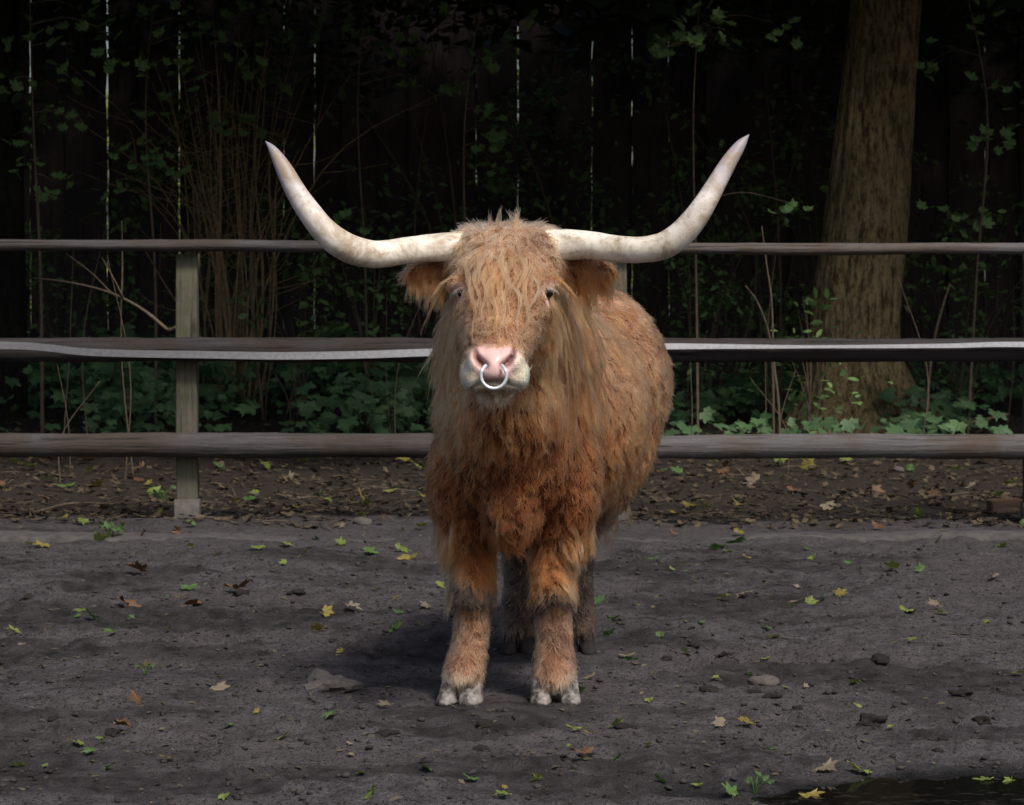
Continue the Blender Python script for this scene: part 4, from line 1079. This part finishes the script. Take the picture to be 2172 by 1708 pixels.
# low leafy bushes between the rails
def bush(px, d, py_top, wpx, n, size, label, seed, dens=1.0):
    rr = np.random.default_rng(seed + 900); x0 = atx(px, d); base = Vector((x0, d, gz(x0, d)))
    o = empty('undergrowth_bush', base, label, 'bush', 'leafy bushes under the trees')
    top = CAM_H - (py_top - HY) / FPX * d - base.z; w = wpx / FPX * d / 2
    for k in range(7):
        e = np.array([rr.normal(0, w * 0.6), rr.normal(0, 0.25), top * rr.uniform(0.6, 1.0)])
        V, F = stem_tube([(rr.normal(0, 0.05), rr.normal(0, 0.05), -0.03), e * np.array([0.35, 0.4, 0.55]), e], 0.006, 0.0016, 5, k, 10)
        link('stem', mesh_np('stem', V, F, MAT['twig']), o)
    nc = max(8, n // 14); cl = np.stack([rr.normal(0, w * 0.55, nc), rr.normal(0, 0.3, nc), top * rr.beta(2.2, 1.6, nc)], -1)
    i = rr.integers(0, nc, n); C = cl[i] + rr.normal(0, 1, (n, 3)) * np.array([0.085, 0.085, 0.06]); C[:, 2] = np.maximum(C[:, 2], 0.03)
    Rm = rand_rot(n, 0.75, rr)
    tag(link('foliage', scatter_mesh('foliage', ovate_vf(), C, rr.uniform(0.6, 1.25, n) * size, Rm, MAT['shrub_leaf']), o), kind='stuff')
bush(640, 19.0, 540, 190, 190, 0.070, 'small leafed bush next to the many stemmed shrub', 1)
bush(790, 18.6, 520, 230, 340, 0.064, 'dense small leafed bush behind the bull by the upper rails', 2)
bush(1480, 18.8, 520, 190, 300, 0.062, 'small leafed bush rising past the bull\'s flank', 3)
bush(1620, 19.2, 540, 220, 330, 0.062, 'small leafed bush beside the thick tree trunk', 4)
bush(1725, 17.3, 620, 130, 170, 0.070, 'bluish green bush leaning in front of the thick trunk', 5)
bush(2040, 19.5, 540, 260, 330, 0.062, 'dark bush beyond the roots of the thick tree', 6)
bush(1560, 22.0, 300, 420, 700, 0.075, 'broad dark bush growing against the board wall near the thick tree', 7)
bush(2090, 22.0, 330, 300, 420, 0.075, 'broad dark bush against the board wall beyond the thick tree', 8)
bush(120, 21.5, 430, 380, 520, 0.075, 'broad dark bush against the board wall near the slim trunk', 9)
bush(1150, 22.6, 60, 420, 900, 0.085, 'tall dark bush climbing the board wall above the bull', 11)
bush(1750, 22.7, 60, 520, 1000, 0.085, 'tall dark bush climbing the board wall behind the thick tree', 12)
bush(420, 22.7, 120, 520, 900, 0.085, 'tall dark bush climbing the board wall behind the many stemmed shrub', 13)
bush(860, 22.2, 360, 420, 620, 0.075, 'broad dark bush against the board wall behind the horn', 10)

# ground cover
rr = np.random.default_rng(91)
def cover_points(n, cx0, cx1, y0, y1, dens):
    X = rr.uniform(cx0, cx1, n); Y = rr.uniform(y0, y1, n); keep = rr.random(n) < dens(X, Y); return X[keep], Y[keep]
Xc, Yc = cover_points(6800, -5.0, -0.2, 16.9, 21.5, lambda X, Y: np.clip(0.65 + 2.2 * vnoise(X * 1.3, Y * 1.1, 92), 0.03, 1) * np.where(X > -1.2, 0.8, 1))
Xd, Yd = cover_points(2600, 0.9, 5.0, 16.6, 19.0, lambda X, Y: np.clip(0.12 + 1.7 * vnoise(X * 1.5, Y * 0.9, 93), 0.0, 1))
Xe, Ye = cover_points(2500, -5.0, 5.0, 18.5, 22.5, lambda X, Y: np.clip(0.35 + 1.2 * vnoise(X * 1.1, Y * 1.1, 94), 0, 1))
Xc = np.concatenate([Xc, Xd, Xe]); Yc = np.concatenate([Yc, Yd, Ye]); n = len(Xc)
Hc = (0.06 + 0.36 * rr.random(n) ** 1.1) * (0.8 + 0.9 * np.clip(vnoise(Xc * 1.6, Yc * 1.6, 95) + 0.25, 0, 1)) * np.where(Xc > 0, 0.55, 1)
C = np.stack([Xc, Yc, ground_z(Xc, Yc) + Hc], -1)
az = rr.normal(math.pi, 0.9, n)
Rm = rand_rot(n, 0.45, rr, az)
lean = np.array([[1, 0, 0], [0, math.cos(0.5), -math.sin(0.5)], [0, math.sin(0.5), math.cos(0.5)]])     # leaf faces lean toward the open paddock's light
Rm = lean[None] @ Rm
tag(link('ground_cover', scatter_mesh('ground_cover', maple_vf(5), C, rr.uniform(0.45, 1.25, n) * 0.155, Rm, MAT['cover'])), 'low lobed leafed ground cover carpeting the wood floor', kind='stuff')
# its stalks
# leaf litter on the wood floor
n = 10000; Xl = rr.uniform(-4.2, 4.2, n); Yl = 12.95 + 8.0 * rr.random(n) ** 1.2
C = np.stack([Xl, Yl, ground_z(Xl, Yl) + 0.008 + 0.012 * rr.random(n)], -1)
tag(link('leaf_litter', scatter_mesh('leaf_litter', maple_vf(9), C, rr.uniform(0.35, 1.25, n) * 0.055, rand_rot(n, 0.35, rr), MAT['leaf_litter'])), 'dark decayed leaf litter covering the ground under the fence', kind='stuff')

n = 900; Xl = rr.uniform(-3.2, 3.2, n); Yl = 12.95 + 5.0 * rr.random(n) ** 1.3
tw_v = np.array([(0, -0.5, 0), (0.018, -0.5, 0.01), (0.03, 0.1, 0.03), (0.012, 0.5, 0.0), (-0.004, 0.5, 0.008), (0.008, 0.1, 0.045)]); tw_f = np.array([(0, 1, 2), (0, 2, 5), (5, 2, 3), (5, 3, 4)])
tag(link('twig_litter', scatter_mesh('twig_litter', (tw_v, tw_f), np.stack([Xl, Yl, ground_z(Xl, Yl) + 0.012], -1), 0.06 + 0.22 * rr.random(n) ** 2, rand_rot(n, 0.18, rr), MAT['twig'])), 'small broken twigs strewn through the litter under the fence', kind='stuff')
# ------------------------------------------------------------------ sticks and bare stems
def stick(name, pts, r0, r1, label, cat, mat='twig', branches=(), group=None):
    q = np.array([tuple(p) for p in pts]); base = Vector(q[0]); o_ = np.array(base)
    V, F = stem_tube(q - o_, r0, r1, 7, 3, 22); ps = [(V, F)]
    for b in branches:
        ps.append(stem_tube(np.array([tuple(p) for p in b]) - o_, r1 * 1.3, r1 * 0.4, 5, 4, 10))
    V, F = join_vf(ps); o = link(name, mesh_np(name, V, F, MAT[mat]), None, base)
    return tag(o, label, cat, group)
g = on_ground
def foot(px, d): x_ = atx(px, d); return Vector((x_, d, gz(x_, d) - 0.03))
stick('arching_branch', [foot(420, 15.2), at(385, 725, 15.2), at(355, 700, 15.3), at(300, 655, 15.4), at(230, 620, 15.6), at(150, 600, 15.8), at(75, 590, 16)], 0.013, 0.004, 'long bare branch arching down to the foot of the fence post', 'branch', 'twig',
      [[at(240, 626, 15.6), at(195, 580, 15.7), at(140, 538, 15.8)], [at(262, 632, 15.5), at(235, 580, 15.5), at(215, 545, 15.6)], [at(258, 630, 15.5), at(260, 560, 15.5), at(258, 470, 15.5)]])
stick('bare_stem', [foot(1655, 16.5), at(1650, 850, 16.5), at(1640, 760, 16.5), at(1636, 640, 16.5), at(1625, 560, 16.5), at(1615, 480, 16.5)], 0.009, 0.003, 'thin upright sapling stem next to the thick tree', 'stem', 'twig')
stick('dead_twig', [foot(1640, 17.2), at(1638, 780, 17.2), at(1628, 700, 17.2), at(1605, 640, 17.2), at(1580, 606, 17.2)], 0.010, 0.005, 'broken dead twig with a pale snapped end', 'twig', 'twig')
stick('leaning_stick', [foot(1962, 17.4), at(1970, 800, 17.4), at(1985, 700, 17.4), at(2013, 604, 17.4)], 0.010, 0.008, 'straight brown stick leaning against the fence rail past the tree', 'stick', 'twig')
p0 = on_ground(1985, 905); p1_ = on_ground(2075, 868)
stick('fallen_branch', [p0 + Vector((0, 0, 0.02)), (p0 + p1_) / 2 + Vector((0, 0, 0.06)), p1_ + Vector((0, 0, 0.08))], 0.018, 0.009, 'short fallen branch propped among the tree roots', 'branch', 'stem_tan')
p0 = on_ground(1950, 925); p1_ = on_ground(2140, 893)
stick('fallen_branch', [p0 + Vector((0, 0, 0.02)), (p0 + p1_) / 2 + Vector((0, 0, 0.03)), p1_ + Vector((0, 0, 0.05))], 0.014, 0.008, 'long thin fallen branch lying beyond the tree roots', 'branch', 'stem_tan')
p0 = on_ground(910, 1060); p1_ = on_ground(1110, 1120)
stick('fallen_twig', [on_ground(920, 1050) + Vector((0, 0, 0.01)), on_ground(1000, 1062) + Vector((0, 0, 0.015)), on_ground(1090, 1085) + Vector((0, 0, 0.01))], 0.007, 0.004, 'dark twig lying in the litter behind the bull', 'twig')
stick('fallen_twig', [on_ground(585, 1052) + Vector((0, 0, 0.01)), on_ground(640, 1068) + Vector((0, 0, 0.015)), on_ground(710, 1092) + Vector((0, 0, 0.01))], 0.007, 0.004, 'dark crooked twig lying in the litter near the square post', 'twig')
stick('fallen_twig', [on_ground(70, 1090) + Vector((0, 0, 0.01)), on_ground(150, 1078) + Vector((0, 0, 0.02)), on_ground(240, 1072) + Vector((0, 0, 0.01))], 0.009, 0.005, 'thick dark stick lying in the litter before the ground cover', 'twig')
rr = np.random.default_rng(111)
for k in range(26):                                            # fine upright stems in the undergrowth
    px = rr.choice([rr.uniform(560, 900), rr.uniform(1440, 1700), rr.uniform(1930, 2160), rr.uniform(60, 370)]); d = rr.uniform(15.0, 19.5); h = rr.uniform(0.5, 1.5)
    b = foot(px, d); 
    stick('thin_stem', [b, b + Vector((rr.normal(0, 0.04), 0, h * 0.5)), b + Vector((rr.normal(0, 0.12), 0, h))], rr.uniform(0.003, 0.006), 0.0015, 'thin bare upright stem in the undergrowth', 'stem', 'twig', (), 'thin stems in the undergrowth')
for k in range(9):                                             # tall dark stems in front of the boards
    px = rr.uniform(880, 1700); d = rr.uniform(20.5, 22.5); b = foot(px, d)
    stick('tall_stem', [b, b + Vector((rr.normal(0, 0.2), 0, 1.3)), b + Vector((rr.normal(0, 0.6), 0, 2.9))], rr.uniform(0.010, 0.02), 0.004, 'tall dark stem in front of the board wall', 'stem', 'twig', (), 'tall stems in front of the boards')

# ------------------------------------------------------------------ stones, clods, wood
def lump_mesh(name, mat, seed, flat=0.5, jag=0.35, sub=2):
    bm = bmesh.new(); bmesh.ops.create_icosphere(bm, subdivisions=sub, radius=0.5)
    for v_ in bm.verts:
        n_ = mnoise.noise(v_.co * 2.2 + Vector((seed * 3.1, 0, 0))) + 0.45 * mnoise.noise(v_.co * 6 + Vector((0, seed * 2.3, 0)))
        v_.co *= 1 + jag * n_; v_.co.z *= flat
        if v_.co.z < -0.12: v_.co.z = -0.12
    me = bpy.data.meshes.new(name); bm.to_mesh(me); bm.free(); me.materials.append(mat)
    me.polygons.foreach_set('use_smooth', np.ones(len(me.polygons), bool)); return me
def lump(name, px, py, wpx, mat, label, cat, seed, flat=0.5, group=None, depth=0.8, jag=0.35, sub=3, rz=None):
    p = on_ground(px, py); s = wpx / FPX * p.y
    o = link(name, lump_mesh(name, mat, seed, flat, jag, sub), None, p + Vector((0, 0, 0.04 * s)), (0, 0, seed * 1.7 if rz is None else rz), (s, s * depth, s))
    return tag(o, label, cat, group)
o = lump('stone', 690, 1458, 122, MAT['stone_pale'], 'large flat pale stone lying on bare earth beside the bull\'s hooves', 'stone', 14, 0.48, None, 0.8, 0.75, rz=0.3)
o.data.polygons.foreach_set('use_smooth', np.zeros(len(o.data.polygons), bool))
lump('stone', 1622, 1448, 66, MAT['stone_pale'], 'smooth grey stone half sunk in the open earth', 'stone', 4, 0.42, rz=0.1)
lump('stone', 768, 1112, 46, MAT['stone_pale'], 'small pale stone at the edge of the litter', 'stone', 5, 0.5)
lump('stone', 600, 812, 110, MAT['stone_pale'], 'broad pale rock behind the ground cover', 'rock', 6, 0.35)
lump('stone', 535, 1042, 34, MAT['stone_pale'], 'small grey stone in the litter beside the square post', 'stone', 7, 0.45)
lump('stone', 1905, 1000, 30, MAT['stone_pale'], 'small pale stone in the litter in front of the thick tree', 'stone', 8, 0.6)
lump('stone', 1600, 1470, 30, MAT['clod'], 'dark clod touching the smooth grey stone', 'clod', 9, 0.5)
for k, (px, py, w) in enumerate([(1330, 1545, 42), (1848, 1530, 62), (2036, 1503, 44), (1866, 1407, 46), (1500, 1470, 44), (1030, 1538, 40), (815, 1557, 40), (1160, 1540, 34), (510, 1262, 34), (628, 1260, 34), (1640, 1480, 32), (2080, 1530, 36), (1690, 1505, 26), (1590, 1470, 26),
                                 (1470, 1372, 30), (1540, 1388, 26), (1410, 1405, 26), (1240, 1605, 30), (1360, 1640, 26), (1020, 1590, 30), (900, 1620, 24), (1950, 1550, 28), (2000, 1570, 26), (1990, 1595, 22), (240, 1570, 34), (120, 1545, 30), (60, 1270, 34), (420, 1290, 26), (700, 1500, 26), (560, 1390, 30)]):
    lump('earth_clod', px, py, w, MAT['clod'], 'dark lump of earth on the paddock ground', 'clod', 20 + k, 0.5, 'dark clods on the paddock', 0.85, 0.9, 3)
n = 6500; rr = np.random.default_rng(131)                       # crumbs nobody could count
Yk = 6.2 + 6.2 * rr.random(n) ** 1.1; Xk = rr.uniform(-1, 1, n) * (0.22 * Yk)
S = 0.004 + 0.022 * rr.random(n) ** 5
me0 = lump_mesh('tmp', MAT['clod'], 77, 0.6, 0.5, 1); Vk = np.array([v_.co[:] for v_ in me0.vertices]); Fk = np.array([tuple(p.vertices) for p in me0.polygons]); bpy.data.meshes.remove(me0)
MAT['crumb'] = mat_leaf('earth_crumb', (0.008, 0.007, 0.007), (0.055, 0.048, 0.046), 0.0, 0.95)
tag(link('earth_crumbs', scatter_mesh('earth_crumbs', (Vk, Fk), np.stack([Xk, Yk, ground_z(Xk, Yk) + S * 0.15], -1), S, rand_rot(n, 0.4, rr), MAT['crumb'])), 'small crumbs of earth and grit strewn over the paddock', kind='stuff')

# fine plant debris: leaf scraps, straw and bits of twig
n = 2600; Yk = 6.3 + 6.6 * rr.random(n) ** 0.9; Xk = rr.uniform(-1, 1, n) * (0.22 * Yk)
MAT['scrap'] = mat_leaf('plant_scrap', (0.020, 0.014, 0.010), (0.16, 0.14, 0.085), 0.1, 0.85)
tag(link('plant_debris', scatter_mesh('plant_debris', quad_leaf_vf(), np.stack([Xk, Yk, ground_z(Xk, Yk) + 0.004], -1), 0.010 + 0.026 * rr.random(n) ** 2.5, rand_rot(n, 0.3, rr), MAT['scrap'])), 'small scraps of dead leaf and straw trodden into the paddock', kind='stuff')
p = on_ground(2132, 1084); bm = bmesh.new(); bmesh.ops.create_cube(bm, size=1, matrix=Matrix.Diagonal((0.155, 0.10, 0.062, 1)))
bmesh.ops.bevel(bm, geom=list(bm.edges), offset=0.005, segments=2, affect='EDGES')
for v_ in bm.verts: v_.co += Vector((random.uniform(-1, 1), random.uniform(-1, 1), random.uniform(-1, 1))) * 0.002
me = bpy.data.meshes.new('wood_offcut'); bm.to_mesh(me); bm.free(); me.materials.append(MAT['offcut'])
tag(link('wood_offcut', me, None, p + Vector((0, 0.03, 0.034)), (0.02, -0.05, 0.12)), 'sawn brown wood offcut lying at the foot of a fence post', 'wood block')

# ------------------------------------------------------------------ fallen leaves, each one a thing
LM = {c: [maple_mesh('fallen_leaf', MAT['leaf_' + c], s + i, 0.5 if c == 'brown' else 0.3, 0.25) for i in (0, 1, 2)] for c, s in (('green', 10), ('lime', 20), ('yellow', 30), ('tan', 40), ('brown', 50))}
WORD = {'green': 'fresh green', 'lime': 'yellow green', 'yellow': 'yellow', 'tan': 'pale tan', 'brown': 'curled brown'}
def fallen(px, py, c, w=None, label=None, tilt=0.34, lift=0.005):
    p = on_ground(px, py); zone = p.y > 12.65
    s = 1.55 * (w / FPX * p.y)
    o = link('fallen_leaf', random.choice(LM[c]), None, p + Vector((0, 0, lift + 0.10 * s)), (random.gauss(0, tilt), random.gauss(0, tilt), random.uniform(0, 6.28)), s)
    where = 'in the dark litter under the fence' if zone else 'on the bare paddock earth'
    tag(o, label or f'{WORD[c]} lobed leaf lying {where}', 'leaf', None if label else f'{WORD[c]} leaves {where}')
    return o
LIST = '''725 1155 l;455 1187 t;170 1305 l;195 1316 g;35 1345 l;237 1346 g;355 1338 y;285 1345 l;740 1294 t;690 1306 y;680 1330 y;906 1295 t;895 1332 l;840 1346 g;1350 1281 l;1265 1286 g;1300 1318 g;1530 1266 l;1580 1267 t;
1722 1186 l;1710 1166 g;1510 1173 g;1385 1191 g;1895 1211 l;1780 1268 y;1715 1281 l;1692 1276 t;1625 1329 g;2000 1301 l;1985 1298 t;1340 1406 g;1945 1376 l;1810 1461 l;2162 1440 l;1215 1552 l;1250 1562 y;1300 1546 l;1530 1543 t;1575 1540 y;1310 1616 g;1625 1606 g;
2145 1641 l;790 1690 l;475 1697 l;460 1466 t;455 1569 t;170 1586 l;195 1597 g;35 1621 l;237 1632 g;355 1616 y;820 1502 t;705 1527 g;310 1416 y;460 1440 l;480 1545 g;1640 1355 l;1450 1388 l;1400 1350 g;1250 1330 l;1920 1288 l;2110 1245 t;2120 1160 l;1990 1155 g;1560 1150 g;
545 1165 l;610 1155 l;640 1182 l;870 1187 y;850 1170 l;780 1180 g;350 1265 g;400 1250 g;90 1160 y;60 1165 l;210 1158 l;930 1250 l;1290 1355 g;1330 1395 t;600 1570 l;770 1640 l;900 1640 g;1000 1660 g;1070 1690 l;1140 1660 l;1400 1660 g;1480 1670 l;1550 1690 g;1380 1585 l;1220 1470 g;1250 1440 t'''
cm = {'g': 'green', 'l': 'lime', 'y': 'yellow', 't': 'tan', 'b': 'brown'}
for it in LIST.replace('\n', '').split(';'):
    a, b, c = it.split(); fallen(float(a), float(b), cm[c], random.uniform(24, 40))
for px, py in ((265, 1288), (402, 1288), (265, 1568), (297, 1224), (295, 1504), (505, 1255), (1240, 1625)): fallen(px, py, 'brown', 46, None, 0.35, 0.010)
for it in '''25 985 l;80 992 y;60 1005 l;235 1090 y;175 1116 l;130 1110 y;140 1045 g;110 1020 l;200 1035 y;320 1060 l;345 1055 l;690 1068 l;718 1056 t;770 1075 y;560 1000 l;640 985 l;860 985 y;830 1050 l;505 1070 l;470 1000 g;1950 1101 l;1752 1082 t;1555 1068 l;1565 1085 y;2020 1006 l;2142 1040 l;1460 1080 y;1500 985 l;1720 1000 y;1800 985 l;1890 1005 t;2090 985 y;1600 1030 t;2060 1040 t;1680 1050 b;1850 1040 b;1530 1010 b;600 1030 b;300 1000 b;180 985 b;1980 1060 b;1440 1010 g;2140 975 g;90 1065 b'''.split(';'):
    a, b, c = it.split(); fallen(float(a), float(b), cm[c], random.uniform(22, 40), tilt=0.4, lift=0.015)
for k in range(70):
    py = 1160 + 540 * random.random() ** 1.2; px = random.uniform(0, 2171)
    if 900 < px < 1260 and py < 1520 or (px > 1650 and py > 1640): continue
    fallen(px, py, random.choice(('lime', 'green', 'tan', 'lime', 'yellow')), random.uniform(12, 24))
for k in range(24):                                            # a drift of leaves against the kerb
    fallen(random.uniform(0, 2171), random.gauss(1140, 14), random.choice(('lime', 'yellow', 'tan', 'brown', 'green')), random.uniform(12, 28), tilt=0.5, lift=0.012)
for k in range(56):
    fallen(random.uniform(0, 2171), random.uniform(972, 1100), random.choice(('lime', 'yellow', 'tan', 'brown', 'brown', 'green')), random.uniform(14, 30), tilt=0.4, lift=0.012)
fallen(1746, 1640, 'tan', 46, 'large pale leaf at the rim of the wet mud'); fallen(1826, 1645, 'lime', 56, 'large yellow green leaf lying on the wet mud rim')
fallen(1712, 1684, 'yellow', 56, 'curled orange yellow leaf beside the puddle', 0.4); fallen(2090, 1640, 'lime', 44, 'yellow green leaf on the dark mud above the puddle')
o = fallen(1652, 1004, 'lime', 46, 'bright yellow green leaf upright below the pale bottom rail'); o.rotation_euler = (R(65), 0.1, 0.3); o.location.z += 0.03
# young green plants growing at the kerb and puddle
def seedling(px, py, n, size, label, seed):
    p = on_ground(px, py); rr = np.random.default_rng(seed + 700)
    o = empty('green_seedling', p, label, 'plant')
    for k in range(n):
        a = rr.random() * 6.28; r_ = rr.uniform(0.2, 1) * size; h = rr.uniform(0.35, 1.0) * size
        e = np.array([r_ * math.cos(a), r_ * math.sin(a) * 0.7, h])
        V, F = stem_tube([(0, 0, -0.01), e * np.array([0.4, 0.4, 0.7]), e], 0.002, 0.001, 4, k, 6); b = link('stalk', mesh_np('stalk', V, F, MAT['leaf_green']), o)
        link('leaf', random.choice(LM['green']), b, e, (R(rr.normal(35, 20)), R(rr.normal(0, 20)), R(rr.normal(0, 80))), rr.uniform(0.4, 0.75) * size)
seedling(232, 1142, 16, 0.085, 'leafy green seedling growing on the worn kerb', 1)
seedling(345, 1065, 9, 0.075, 'small green seedling growing beside the square post', 2)
seedling(310, 1432, 6, 0.035, 'tiny green weed growing in the open earth', 3)
seedling(1600, 1690, 8, 0.045, 'green weed tuft growing at the edge of the wet mud', 5)
